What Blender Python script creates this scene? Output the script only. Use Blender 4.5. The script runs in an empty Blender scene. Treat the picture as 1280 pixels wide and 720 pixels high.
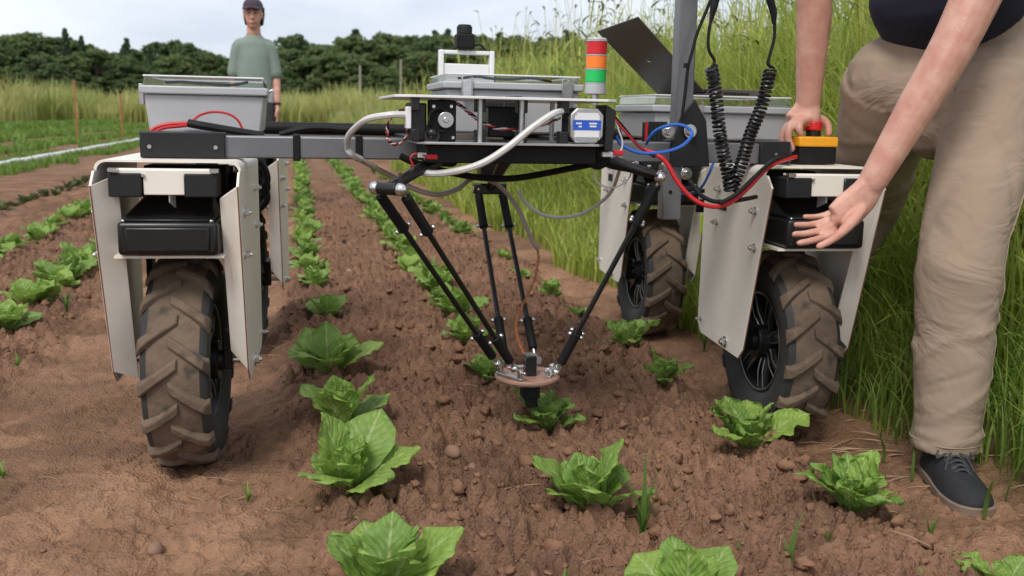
import bpy, math, random
import numpy as np
from mathutils import Vector, Matrix

random.seed(7); rng = np.random.default_rng(7)
S = bpy.context.scene
COL = S.collection
PI = math.pi

# ------------------------------------------------------------------ camera
CAM_R = ((0.97564824, -0.01858944, 0.21855191), (-0.21837002, -0.17597584, 0.95986824), (0.02061645, -0.98421895, -0.1757499))
CAM_H = 0.90
cam = bpy.data.cameras.new('camera'); cam_o = bpy.data.objects.new('camera', cam); COL.objects.link(cam_o)
cam.sensor_width = 36; cam.lens = 36 * 1200 / 1280
cam.clip_start = .05; cam.clip_end = 3000
m = Matrix([[CAM_R[i][0], -CAM_R[i][1], -CAM_R[i][2]] for i in range(3)]).to_4x4()
m.translation = (0, 0, CAM_H); cam_o.matrix_world = m
cam.dof.use_dof = True; cam.dof.focus_distance = 2.35; cam.dof.aperture_fstop = 5.2
S.camera = cam_o

# ------------------------------------------------------------------ sky, sun, exposure
SUN_EL, SUN_AZ = math.radians(52), math.radians(214)      # azimuth measured clockwise from +Y
S.view_settings.view_transform = 'Standard'; S.view_settings.look = 'None'
S.view_settings.exposure = 0.70; S.view_settings.gamma = 1
W = bpy.data.worlds.new('World'); S.world = W; W.use_nodes = True
nt = W.node_tree; nt.nodes.clear()
def N(nt, t, **k):
    n = nt.nodes.new(t)
    for a, v in k.items(): setattr(n, a, v)
    return n
out = N(nt, 'ShaderNodeOutputWorld'); bg = N(nt, 'ShaderNodeBackground'); bg.inputs[1].default_value = .1
sky = N(nt, 'ShaderNodeTexSky', sky_type='NISHITA'); sky.sun_disc = False
sky.sun_elevation = SUN_EL; sky.sun_rotation = SUN_AZ
tc = N(nt, 'ShaderNodeTexCoord'); mp = N(nt, 'ShaderNodeMapping'); mp.inputs['Scale'].default_value = (1.6, 1.6, 5)
nz = N(nt, 'ShaderNodeTexNoise'); nz.inputs['Scale'].default_value = 1.7; nz.inputs['Detail'].default_value = 6; nz.inputs['Roughness'].default_value = .55
rp = N(nt, 'ShaderNodeValToRGB'); rp.color_ramp.elements[0].position = .33; rp.color_ramp.elements[0].color = (4.3, 4.7, 5.5, 1)
rp.color_ramp.elements[1].position = .66; rp.color_ramp.elements[1].color = (6.5, 6.65, 6.95, 1)
mx = N(nt, 'ShaderNodeMixRGB'); mx.inputs[0].default_value = .88
L = nt.links.new
L(tc.outputs['Generated'], mp.inputs[0]); L(mp.outputs[0], nz.inputs[0]); L(nz.outputs[0], rp.inputs[0])
L(sky.outputs[0], mx.inputs[1]); L(rp.outputs[0], mx.inputs[2]); L(mx.outputs[0], bg.inputs[0]); L(bg.outputs[0], out.inputs[0])
sun = bpy.data.lights.new('sun', 'SUN'); sun.energy = 1.5; sun.angle = math.radians(18); sun.color = (1, .95, .87)
sun_o = bpy.data.objects.new('sun', sun); COL.objects.link(sun_o)
sd = Vector((math.sin(SUN_AZ) * math.cos(SUN_EL), math.cos(SUN_AZ) * math.cos(SUN_EL), math.sin(SUN_EL)))
sun_o.rotation_euler = sd.to_track_quat('Z', 'Y').to_euler(); sun_o.location = (0, 0, 20)

# ------------------------------------------------------------------ helpers
def spot(u, v, y):
    """world point seen at photo pixel (u, v) at the distance y down the field"""
    r = [CAM_R[i][0] * (u - 640) + CAM_R[i][1] * (v - 360) + CAM_R[i][2] * 1200 for i in range(3)]
    t = y / r[1]
    return np.array((r[0] * t, y, r[2] * t + CAM_H))
def on_ground(u, v, z=0.0):
    r = [CAM_R[i][0] * (u - 640) + CAM_R[i][1] * (v - 360) + CAM_R[i][2] * 1200 for i in range(3)]
    t = (z - CAM_H) / r[2]
    return np.array((r[0] * t, r[1] * t, z))
def lin(r, g, b):
    return tuple(((c / 255) / 12.92 if c / 255 <= .04045 else ((c / 255 + .055) / 1.055) ** 2.4) for c in (r, g, b))
V = lambda *a: np.array(a, float)
def unit(a):
    a = np.asarray(a, float); n = np.linalg.norm(a); return a / n if n > 1e-9 else a

def curve(pts, k=8):
    """Catmull-Rom through pts"""
    P = [np.asarray(p, float) for p in pts]; P = [2 * P[0] - P[1]] + P + [2 * P[-1] - P[-2]]; o = []
    for i in range(1, len(P) - 2):
        for j in range(k):
            t = j / k; a, b, c, d = P[i - 1:i + 3]
            o.append(.5 * (2 * b + (c - a) * t + (2 * a - 5 * b + 4 * c - d) * t * t + (3 * b - a - 3 * c + d) * t ** 3))
    o.append(P[-2]); return o
def lerp_list(vals, n):
    vals = np.asarray(vals, float); x = np.linspace(0, len(vals) - 1, n)
    if vals.ndim == 1: return np.interp(x, range(len(vals)), vals)
    return np.stack([np.interp(x, range(len(vals)), vals[:, i]) for i in range(vals.shape[1])], 1)

WORLD = {}
class MB:
    def __init__(s): s.v = []; s.f = []; s.uv = {}
    def add(s, v, f):
        b = len(s.v); s.v.extend([tuple(map(float, p)) for p in v]); s.f.extend([tuple(i + b for i in q) for q in f]); return s
    def box(s, c, d, R=None):
        c = np.asarray(c, float); h = np.asarray(d, float) / 2
        v = [V(x, y, z) * h for x in (-1, 1) for y in (-1, 1) for z in (-1, 1)]
        if R is not None: v = [np.asarray(R) @ p for p in v]
        return s.add([c + p for p in v], [(0, 1, 3, 2), (4, 6, 7, 5), (0, 4, 5, 1), (2, 3, 7, 6), (0, 2, 6, 4), (1, 5, 7, 3)])
    def span(s, a, b):
        a = np.asarray(a, float); b = np.asarray(b, float); return s.box((a + b) / 2, abs(b - a))
    def hexa(s, bot, top):
        return s.add(list(bot) + list(top), [(3, 2, 1, 0), (4, 5, 6, 7)] + [(i, (i + 1) % 4, 4 + (i + 1) % 4, 4 + i) for i in range(4)])
    def prism(s, poly, axis, a, b):
        n = len(poly)
        def p3(p, t):
            q = list(p); q.insert(axis, t); return q
        return s.add([p3(p, a) for p in poly] + [p3(p, b) for p in poly],
                     [tuple(range(n)), tuple(range(2 * n - 1, n - 1, -1))] + [(i, i + n, (i + 1) % n + n, (i + 1) % n) for i in range(n)])
    def tube(s, pts, r, n=10, ref=None, caps=True, fn=None):
        P = [np.asarray(p, float) for p in pts]; k = len(P)
        R = r if hasattr(r, '__len__') and len(r) == k else [r] * k
        T = [unit(P[min(i + 1, k - 1)] - P[max(i - 1, 0)]) for i in range(k)]
        side = np.asarray(ref, float) if ref is not None else (V(0, 0, 1) if abs(T[0][2]) < .9 else V(1, 0, 0))
        v = []
        for i in range(k):
            side = unit(side - T[i] * np.dot(side, T[i])); o = np.cross(T[i], side)
            ra, rb = (R[i] if hasattr(R[i], '__len__') else (R[i], R[i]))
            for j in range(n):
                a = 2 * PI * j / n; q = 1 if fn is None else fn(i / (k - 1), a)
                v.append(P[i] + (side * math.cos(a) * ra + o * math.sin(a) * rb) * q)
        f = [(i * n + j, i * n + (j + 1) % n, (i + 1) * n + (j + 1) % n, (i + 1) * n + j) for i in range(k - 1) for j in range(n)]
        if caps: f += [tuple(range(n - 1, -1, -1)), tuple(range((k - 1) * n, k * n))]
        return s.add(v, f)
    def cyl(s, a, b, r, r2=None, n=16): return s.tube([a, b], [r, r if r2 is None else r2], n)
    def ball(s, c, r, n=12, m=8, sc=(1, 1, 1)):
        c = np.asarray(c, float); v = [c + V(0, 0, -r * sc[2])]; f = []
        for i in range(1, m):
            t = -PI / 2 + PI * i / m
            for j in range(n):
                a = 2 * PI * j / n; v.append(c + V(math.cos(a) * math.cos(t) * sc[0], math.sin(a) * math.cos(t) * sc[1], math.sin(t) * sc[2]) * r)
        v.append(c + V(0, 0, r * sc[2]))
        f += [(0, 1 + (j + 1) % n, 1 + j) for j in range(n)]
        for i in range(m - 2):
            f += [(1 + i * n + j, 1 + i * n + (j + 1) % n, 1 + (i + 1) * n + (j + 1) % n, 1 + (i + 1) * n + j) for j in range(n)]
        e = len(v) - 1; b = 1 + (m - 2) * n
        f += [(b + j, b + (j + 1) % n, e) for j in range(n)]
        return s.add(v, f)
    def lathe(s, prof, c, axis=0, n=48):
        """profile of (radius, offset along axis)"""
        c = np.asarray(c, float); k = len(prof); v = []
        for r, o in prof:
            for j in range(n):
                a = 2 * PI * j / n; q = [r * math.cos(a), r * math.sin(a)]; q.insert(axis, o); v.append(c + V(*q))
        return s.add(v, [(i * n + j, i * n + (j + 1) % n, (i + 1) * n + (j + 1) % n, (i + 1) * n + j) for i in range(k - 1) for j in range(n)])
    def build(s, name, mat, parent=None, origin=None, bevel=0, angle=35, label=None, smooth=True, seg=2):
        v = np.array(s.v, float).reshape(-1, 3)
        if origin is None: origin = (v.min(0) + v.max(0)) / 2
        origin = np.asarray(origin, float)
        me = bpy.data.meshes.new(name); me.from_pydata((v - origin).tolist(), [], s.f)
        me.validate(); me.update()
        import bmesh
        bm = bmesh.new(); bm.from_mesh(me); bmesh.ops.recalc_face_normals(bm, faces=bm.faces); bm.to_mesh(me); bm.free()
        if smooth:
            me.polygons.foreach_set('use_smooth', [True] * len(me.polygons)); me.set_sharp_from_angle(angle=math.radians(angle))
        me.materials.append(mat)
        return link(name, me, parent, origin, bevel, label, seg)
def parts(mb, name, mat, parent, origin=None, **k):
    """every loose piece of mb as an object of its own"""
    par = list(range(len(mb.v)))
    def root(i):
        while par[i] != i: par[i] = par[par[i]]; i = par[i]
        return i
    for f in mb.f:
        for i in f[1:]: par[root(i)] = root(f[0])
    grp = {}
    for f in mb.f: grp.setdefault(root(f[0]), []).append(f)
    o = []
    for fs in grp.values():
        ids = sorted({i for f in fs for i in f}); mp_ = {i: j for j, i in enumerate(ids)}; q = MB(); q.add([mb.v[i] for i in ids], [tuple(mp_[i] for i in f) for f in fs]); o.append(q.build(name, mat, parent, **k))
    return o
def link(name, me, parent, origin, bevel=0, label=None, seg=2):
    o = bpy.data.objects.new(name, me); COL.objects.link(o); attach(o, parent, origin)
    if bevel:
        b = o.modifiers.new('Bevel', 'BEVEL'); b.width = bevel; b.segments = seg; b.limit_method = 'ANGLE'; b.angle_limit = math.radians(40); b.harden_normals = False
    if label: o['label'] = label
    return o
def attach(o, parent, origin):
    origin = np.asarray(origin, float); WORLD[o.name] = origin
    if parent is not None:
        o.parent = parent; o.location = origin - WORLD[parent.name]
    else: o.location = origin
def tag(o, label=None, cat=None, group=None, kind=None):
    for k, v in (('label', label), ('category', cat), ('group', group), ('kind', kind)):
        if v: o[k] = v
    return o
def empty(name, loc, label=None, cat=None, group=None):
    o = bpy.data.objects.new(name, None); o.empty_display_size = .05; COL.objects.link(o); attach(o, None, loc)
    return tag(o, label, cat, group)
def copy_part(o, parent, shift):
    c = o.copy(); COL.objects.link(c); w = WORLD[o.name] + np.asarray(shift); attach(c, parent, w)
    for ch in list(o.children): copy_part(ch, c, shift)
    return c
def fast_mesh(name, verts, quads, mat, smooth=True, tint=None, uv=None):
    """numpy vertices (N,3) and quads (M,4) as one mesh; tint is a colour per vertex, uv per vertex"""
    me = bpy.data.meshes.new(name); nv, nq = len(verts), len(quads)
    me.vertices.add(nv); me.vertices.foreach_set('co', np.ascontiguousarray(verts, np.float32).ravel())
    me.loops.add(nq * 4); me.loops.foreach_set('vertex_index', np.ascontiguousarray(quads, np.int32).ravel())
    me.polygons.add(nq); me.polygons.foreach_set('loop_start', np.arange(0, nq * 4, 4, dtype=np.int32))
    me.polygons.foreach_set('use_smooth', np.full(nq, smooth))
    if tint is not None:
        a = me.color_attributes.new('tint', 'FLOAT_COLOR', 'POINT')
        a.data.foreach_set('color', np.concatenate([tint, np.ones((nv, 1))], 1).astype(np.float32).ravel())
    if uv is not None:
        l = me.uv_layers.new(name='UVMap'); l.data.foreach_set('uv', np.asarray(uv, np.float32)[np.asarray(quads).ravel()].ravel())
    me.update(calc_edges=True); me.validate()
    if mat: me.materials.append(mat)
    return me

# ---- value noise / cells for real relief
def hsh(ix, iy, s):
    n = (ix.astype(np.int64) * 374761393 + iy.astype(np.int64) * 668265263 + s * 1274126177) & 0xffffffff
    n = ((n ^ (n >> 13)) * 1274126177) & 0xffffffff
    return ((n ^ (n >> 16)) & 0xffff) / 65535.
def vnoise(x, y, s=0):
    ix, iy = np.floor(x), np.floor(y); fx, fy = x - ix, y - iy; fx = fx * fx * (3 - 2 * fx); fy = fy * fy * (3 - 2 * fy)
    a, b, c, d = hsh(ix, iy, s), hsh(ix + 1, iy, s), hsh(ix, iy + 1, s), hsh(ix + 1, iy + 1, s)
    return (a * (1 - fx) + b * fx) * (1 - fy) + (c * (1 - fx) + d * fx) * fy
def fbm(x, y, o=4, s=0):
    r = 0; a = .5
    for i in range(o): r = r + a * vnoise(x * 2 ** i, y * 2 ** i, s + i * 17); a *= .5
    return r
def cells(x, y, s=0):
    """rounded lumps: height 0..1 of the tallest lump over each point"""
    ix, iy = np.floor(x), np.floor(y); best = np.zeros_like(x)
    for dx in (-1, 0, 1):
        for dy in (-1, 0, 1):
            cx, cy = ix + dx, iy + dy
            px = cx + hsh(cx, cy, s); py = cy + hsh(cx, cy, s + 5); rd = .25 + .5 * hsh(cx, cy, s + 9) ** 1.5
            d = ((x - px) ** 2 + (y - py) ** 2) / rd ** 2
            best = np.maximum(best, np.sqrt(np.clip(1 - d, 0, 1)) * rd * 1.35)
    return best

# ------------------------------------------------------------------ materials
def mat(name, col, rough=.5, metal=0, var=.12, scale=12, bump=.0, bscale=60, spec=None, col2=None, coat=0, sss=0, alpha=None):
    mt = bpy.data.materials.new(name); mt.use_nodes = True; t = mt.node_tree; b = t.nodes['Principled BSDF']
    tc = N(t, 'ShaderNodeTexCoord'); n = N(t, 'ShaderNodeTexNoise'); n.inputs['Scale'].default_value = scale; n.inputs['Detail'].default_value = 5
    r = N(t, 'ShaderNodeValToRGB'); e = r.color_ramp.elements; e[0].position = .3; e[1].position = .7
    c2 = col2 or tuple(c * (1 + var) for c in col); c1 = tuple(c * (1 - var) for c in col) if not col2 else col
    e[0].color = (*c1, 1); e[1].color = (*c2, 1)
    t.links.new(tc.outputs['Object'], n.inputs[0]); t.links.new(n.outputs[0], r.inputs[0]); t.links.new(r.outputs[0], b.inputs['Base Color'])
    b.inputs['Roughness'].default_value = rough; b.inputs['Metallic'].default_value = metal
    if spec is not None: b.inputs['Specular IOR Level'].default_value = spec
    if coat: b.inputs['Coat Weight'].default_value = coat
    if sss: b.inputs['Subsurface Weight'].default_value = sss; b.inputs['Subsurface Radius'].default_value = (.01, .004, .002)
    if bump:
        n2 = N(t, 'ShaderNodeTexNoise'); n2.inputs['Scale'].default_value = bscale; n2.inputs['Detail'].default_value = 4
        bp = N(t, 'ShaderNodeBump'); bp.inputs['Strength'].default_value = bump; bp.inputs['Distance'].default_value = .004
        t.links.new(tc.outputs['Object'], n2.inputs[0]); t.links.new(n2.outputs[0], bp.inputs['Height']); t.links.new(bp.outputs[0], b.inputs['Normal'])
    return mt
def mat_dirty(name, col, dirt, rough=.45, thr=(.52, .72), scale=9, metal=0, bump=.05):
    """a surface with specks and smears of dry soil on it"""
    mt = mat(name, col, rough, metal, .05, 5, bump, 150); t = mt.node_tree; b = t.nodes['Principled BSDF']
    base = b.inputs['Base Color'].links[0].from_socket
    tc = N(t, 'ShaderNodeTexCoord'); n = N(t, 'ShaderNodeTexNoise'); n.inputs['Scale'].default_value = scale; n.inputs['Detail'].default_value = 9; n.inputs['Roughness'].default_value = .7
    r = N(t, 'ShaderNodeValToRGB'); r.color_ramp.elements[0].position = thr[0]; r.color_ramp.elements[1].position = thr[1]
    x = N(t, 'ShaderNodeMixRGB'); x.inputs[2].default_value = (*dirt, 1)
    t.links.new(tc.outputs['Object'], n.inputs[0]); t.links.new(n.outputs[0], r.inputs[0]); t.links.new(r.outputs[0], x.inputs[0])
    t.links.new(base, x.inputs[1]); t.links.new(x.outputs[0], b.inputs['Base Color'])
    return mt
DUST = (.20, .125, .08)
M = {}
M['cover'] = mat_dirty('cover_paint', (.80, .745, .66), (.46, .35, .26), .42, (.62, 1.0), 6)
M['cover_edge'] = mat('cover_edge', (.30, .12, .08), .6)
M['frame'] = mat_dirty('frame_metal', (.165, .166, .174), (.24, .21, .18), .38, (.6, .95), 10, .3)
M['black'] = mat_dirty('black_plastic', (.008, .008, .0085), (.030, .025, .021), .34, (.58, .95), 14)
M['black_matt'] = mat('black_matt', (.009, .009, .0095), .6, 0, .2, 20, .05, 200, .25)
M['charcoal'] = mat('charcoal_plastic', (.016, .0165, .018), .5, 0, .1, 20, .05, 300, .35)
M['steel'] = mat('bright_steel', (.62, .62, .61), .25, 1, .1, 30)
M['alu'] = mat('brushed_aluminium', (.55, .55, .55), .35, 1, .08, 40)
M['boxgrey'] = mat_dirty('box_plastic', (.43, .44, .455), (.30, .27, .23), .4, (.6, 1.0), 8)
M['white'] = mat('white_plastic', (.78, .78, .78), .35, 0, .03, 10)
M['cable_white'] = mat_dirty('white_hose', (.62, .61, .59), (.38, .33, .27), .4, (.5, .9), 20)
M['cable_beige'] = mat('beige_hose', (.36, .30, .26), .4, 0, .1, 20)
M['red'] = mat('red_plastic', (.55, .012, .018), .35, 0, .08, 20)
M['red_cable'] = mat('red_cable', (.50, .015, .02), .4, 0, .08, 20)
M['blue_cable'] = mat('blue_cable', (.02, .12, .50), .35, 0, .08, 20)
M['yellow'] = mat('yellow_plastic', (.85, .37, .012), .4, 0, .05, 20)
M['orange'] = mat('orange_plastic', (.90, .20, .02), .35, 0, .05, 20)
M['orange_wire'] = mat('orange_wire', (.36, .11, .03), .5, 0, .1, 20)
M['green'] = mat('green_plastic', (.01, .48, .10), .35, 0, .05, 20)
M['label_blue'] = mat('label_blue', (.02, .10, .55), .4, 0, .05, 20)
M['copper'] = mat_dirty('copper_board', (.36, .20, .145), (.22, .13, .09), .45, (.5, .9), 20, .1)
M['lime'] = mat('lime_tag', (.45, .65, .02), .5, 0, .05, 20)
M['rubber'] = mat('tyre_rubber', (.03, .029, .028), .75, 0, .2, 30, .1, 200)
M['rim'] = mat('rim_black', (.02, .02, .021), .35, .2, .1, 20)
M['laptop'] = mat('laptop_shell', (.15, .132, .112), .4, .5, .06, 6)
M['stone'] = mat('stone', (.23, .135, .088), .85, 0, .25, 9, .3, 60)
M['pale_stone'] = mat('pale_stone', (.36, .25, .18), .85, 0, .2, 9, .3, 60)
M['straw'] = mat('straw', (.32, .215, .13), .8, 0, .3, 6)
M['skin'] = mat('skin', (.50, .225, .165), .5, 0, .0, 22, .25, 210, col2=(.64, .37, .28), sss=.15)
M['hairdark'] = mat('dark_hair', (.018, .012, .009), .55, 0, .3, 40, .4, 90)
M['tee'] = mat('grey_green_cotton', (.215, .275, .235), .9, 0, .05, 20, .2, 60)
M['navy'] = mat('navy_cotton', (.011, .012, .026), .9, 0, .15, 20, .2, 120)
M['shoe'] = mat('black_canvas', (.016, .017, .02), .8, 0, .25, 30, .3, 260)
M['sole'] = mat('gum_sole', (.20, .145, .105), .7, 0, .15, 20, .1, 100)
M['lace'] = mat('dark_lace', (.05, .052, .058), .8)
M['purplecap'] = mat('plum_cotton', (.055, .038, .055), .85)
M['denim'] = mat('dark_trousers', (.05, .05, .055), .9)
M['eye'] = mat('eye', (.03, .02, .015), .2)
M['bark'] = mat('bark', (.10, .075, .055), .9, 0, .3, 3, .5, 8)
M['wood'] = mat('weathered_wood', (.30, .26, .21), .85, 0, .2, 6)
M['stake'] = mat('orange_stake', (.40, .13, .06), .7, 0, .1, 6)
M['pipe'] = mat_dirty('white_pipe', (.75, .75, .73), (.5, .46, .38), .5, (.55, .95), 2)

# tyre: rubber with dry soil caked on the tread
mt = M['tread'] = mat('dusty_tread', (.118, .083, .058), .95, 0, .2, 11, .8, 60, col2=(.185, .130, .088))
t = mt.node_tree; b = t.nodes['Principled BSDF']; base = b.inputs['Base Color'].links[0].from_socket
tc = N(t, 'ShaderNodeTexCoord'); n = N(t, 'ShaderNodeTexNoise'); n.inputs['Scale'].default_value = 22; n.inputs['Detail'].default_value = 8
r = N(t, 'ShaderNodeValToRGB'); r.color_ramp.elements[0].position = .52; r.color_ramp.elements[1].position = .74
x = N(t, 'ShaderNodeMixRGB'); x.inputs[2].default_value = (.055, .043, .034, 1)
t.links.new(tc.outputs['Object'], n.inputs[0]); t.links.new(n.outputs[0], r.inputs[0]); t.links.new(r.outputs[0], x.inputs[0]); t.links.new(base, x.inputs[1]); t.links.new(x.outputs[0], b.inputs['Base Color'])

# clear lid
mt = M['clear'] = bpy.data.materials.new('clear_plastic'); mt.use_nodes = True; t = mt.node_tree; t.nodes.clear()
o = N(t, 'ShaderNodeOutputMaterial'); tr = N(t, 'ShaderNodeBsdfTransparent'); gl = N(t, 'ShaderNodeBsdfGlossy'); gl.inputs['Roughness'].default_value = .08
fr = N(t, 'ShaderNodeLayerWeight'); fr.inputs[0].default_value = .22; ms = N(t, 'ShaderNodeMixShader'); tr.inputs[0].default_value = (.86, .88, .86, 1)
nn = N(t, 'ShaderNodeTexNoise'); nn.inputs['Scale'].default_value = 14
ad = N(t, 'ShaderNodeMath', operation='MULTIPLY_ADD'); ad.inputs[1].default_value = .12
t.links.new(nn.outputs[0], ad.inputs[0]); t.links.new(fr.outputs['Facing'], ad.inputs[2])
t.links.new(ad.outputs[0], ms.inputs[0]); t.links.new(tr.outputs[0], ms.inputs[1]); t.links.new(gl.outputs[0], ms.inputs[2]); t.links.new(ms.outputs[0], o.inputs[0])

# trousers: khaki twill with soft creases
mt = M['khaki'] = mat('khaki_twill', (.300, .222, .160), .9, 0, .0, 5, .0, col2=(.340, .256, .187)); t = mt.node_tree; b = t.nodes['Principled BSDF']
tc = N(t, 'ShaderNodeTexCoord'); mp = N(t, 'ShaderNodeMapping'); mp.inputs['Scale'].default_value = (5, 5, 7); mp.inputs['Rotation'].default_value = (.7, .6, 0)
n = N(t, 'ShaderNodeTexNoise'); n.inputs['Scale'].default_value = 1; n.inputs['Detail'].default_value = 3; n.inputs['Distortion'].default_value = 1.6
n2 = N(t, 'ShaderNodeTexNoise'); n2.inputs['Scale'].default_value = 420
b1 = N(t, 'ShaderNodeBump'); b1.inputs['Strength'].default_value = .5; b1.inputs['Distance'].default_value = .03
b2 = N(t, 'ShaderNodeBump'); b2.inputs['Strength'].default_value = .15; b2.inputs['Distance'].default_value = .002
t.links.new(tc.outputs['Object'], mp.inputs[0]); t.links.new(mp.outputs[0], n.inputs[0]); t.links.new(tc.outputs['Object'], n2.inputs[0])
t.links.new(n.outputs[0], b1.inputs['Height']); t.links.new(n2.outputs[0], b2.inputs['Height']); t.links.new(b1.outputs[0], b2.inputs['Normal']); t.links.new(b2.outputs[0], b.inputs['Normal'])

def leafy(name, trans=.35, rough=.45, tintname='tint', bump=False):
    mt = bpy.data.materials.new(name); mt.use_nodes = True; t = mt.node_tree; b = t.nodes['Principled BSDF']; o = t.nodes['Material Output']
    a = N(t, 'ShaderNodeAttribute', attribute_name=tintname); tl = N(t, 'ShaderNodeBsdfTranslucent'); ms = N(t, 'ShaderNodeMixShader'); ms.inputs[0].default_value = trans
    b.inputs['Roughness'].default_value = rough
    t.links.new(a.outputs['Color'], b.inputs['Base Color']); t.links.new(a.outputs['Color'], tl.inputs[0])
    t.links.new(b.outputs[0], ms.inputs[1]); t.links.new(tl.outputs[0], ms.inputs[2]); t.links.new(ms.outputs[0], o.inputs[0])
    return mt
M['grass'] = leafy('grass_blade', .5, .55)
M['foliage'] = leafy('tree_leaf', .45, .8)

def lettuce_mat(name, dark, light, rib):
    mt = bpy.data.materials.new(name); mt.use_nodes = True; t = mt.node_tree; b = t.nodes['Principled BSDF']; o = t.nodes['Material Output']
    uv = N(t, 'ShaderNodeUVMap'); sp = N(t, 'ShaderNodeSeparateXYZ'); t.links.new(uv.outputs[0], sp.inputs[0])
    def mth(op, a, bb=None, c=None):
        n = N(t, 'ShaderNodeMath', operation=op)
        for i, q in enumerate((a, bb, c)):
            if q is None: continue
            if isinstance(q, (int, float)): n.inputs[i].default_value = q
            else: t.links.new(q, n.inputs[i])
        return n.outputs[0]
    av = mth('ABSOLUTE', mth('SUBTRACT', sp.outputs[0], .5))                       # 0 at rib .. .5 at margin
    ribw = mth('MULTIPLY_ADD', sp.outputs[1], -.050, .066)
    ribm = N(t, 'ShaderNodeMapRange', interpolation_type='SMOOTHSTEP'); t.links.new(mth('DIVIDE', av, ribw), ribm.inputs[0]); ribm.inputs[1].default_value = .5; ribm.inputs[2].default_value = 1.25; ribm.inputs[3].default_value = 1; ribm.inputs[4].default_value = 0
    tc = N(t, 'ShaderNodeTexCoord'); nz = N(t, 'ShaderNodeTexNoise'); nz.inputs['Scale'].default_value = 26; nz.inputs['Detail'].default_value = 3; t.links.new(tc.outputs['Object'], nz.inputs[0])
    ph = mth('ADD', mth('SUBTRACT', mth('MULTIPLY', sp.outputs[1], 8.5), mth('MULTIPLY', av, 7)), mth('MULTIPLY', nz.outputs[0], .9))
    vein = mth('POWER', mth('ABSOLUTE', mth('SUBTRACT', mth('FRACT', ph), .5)), 3)  # 0 .. .125, peaks as thin lines
    vein = mth('MULTIPLY', vein, 6)
    oi = N(t, 'ShaderNodeObjectInfo')
    c0 = N(t, 'ShaderNodeMixRGB'); c0.inputs[1].default_value = (*dark, 1); c0.inputs[2].default_value = (*light, 1)
    t.links.new(mth('ADD', mth('MULTIPLY', nz.outputs[0], .75), mth('MULTIPLY', oi.outputs['Random'], .6)), c0.inputs[0])
    c1 = N(t, 'ShaderNodeMixRGB'); c1.inputs[2].default_value = (*rib, 1); t.links.new(c0.outputs[0], c1.inputs[1])
    t.links.new(mth('ADD', mth('MULTIPLY', ribm.outputs[0], .55), mth('MULTIPLY', vein, .22)), c1.inputs[0])
    vo = N(t, 'ShaderNodeTexVoronoi', feature='SMOOTH_F1'); vo.inputs['Scale'].default_value = 75; t.links.new(tc.outputs['Object'], vo.inputs[0])
    hh = mth('SUBTRACT', mth('MULTIPLY', vo.outputs[0], -.8), mth('MULTIPLY', vein, .7))
    bp = N(t, 'ShaderNodeBump'); bp.inputs['Strength'].default_value = .55; bp.inputs['Distance'].default_value = .006; t.links.new(hh, bp.inputs['Height'])
    b.inputs['Roughness'].default_value = .5
    tl = N(t, 'ShaderNodeBsdfTranslucent'); ms = N(t, 'ShaderNodeMixShader'); ms.inputs[0].default_value = .36
    t.links.new(c1.outputs[0], b.inputs['Base Color']); t.links.new(c1.outputs[0], tl.inputs[0]); t.links.new(bp.outputs[0], b.inputs['Normal'])
    t.links.new(b.outputs[0], ms.inputs[1]); t.links.new(tl.outputs[0], ms.inputs[2]); t.links.new(ms.outputs[0], o.inputs[0])
    return mt
M['lettuce'] = lettuce_mat('lettuce_leaf', (.105, .225, .040), (.31, .47, .085), (.50, .58, .26))
M['redleaf'] = lettuce_mat('dull_leaf', (.075, .095, .03), (.13, .15, .05), (.2, .2, .1))

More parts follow.
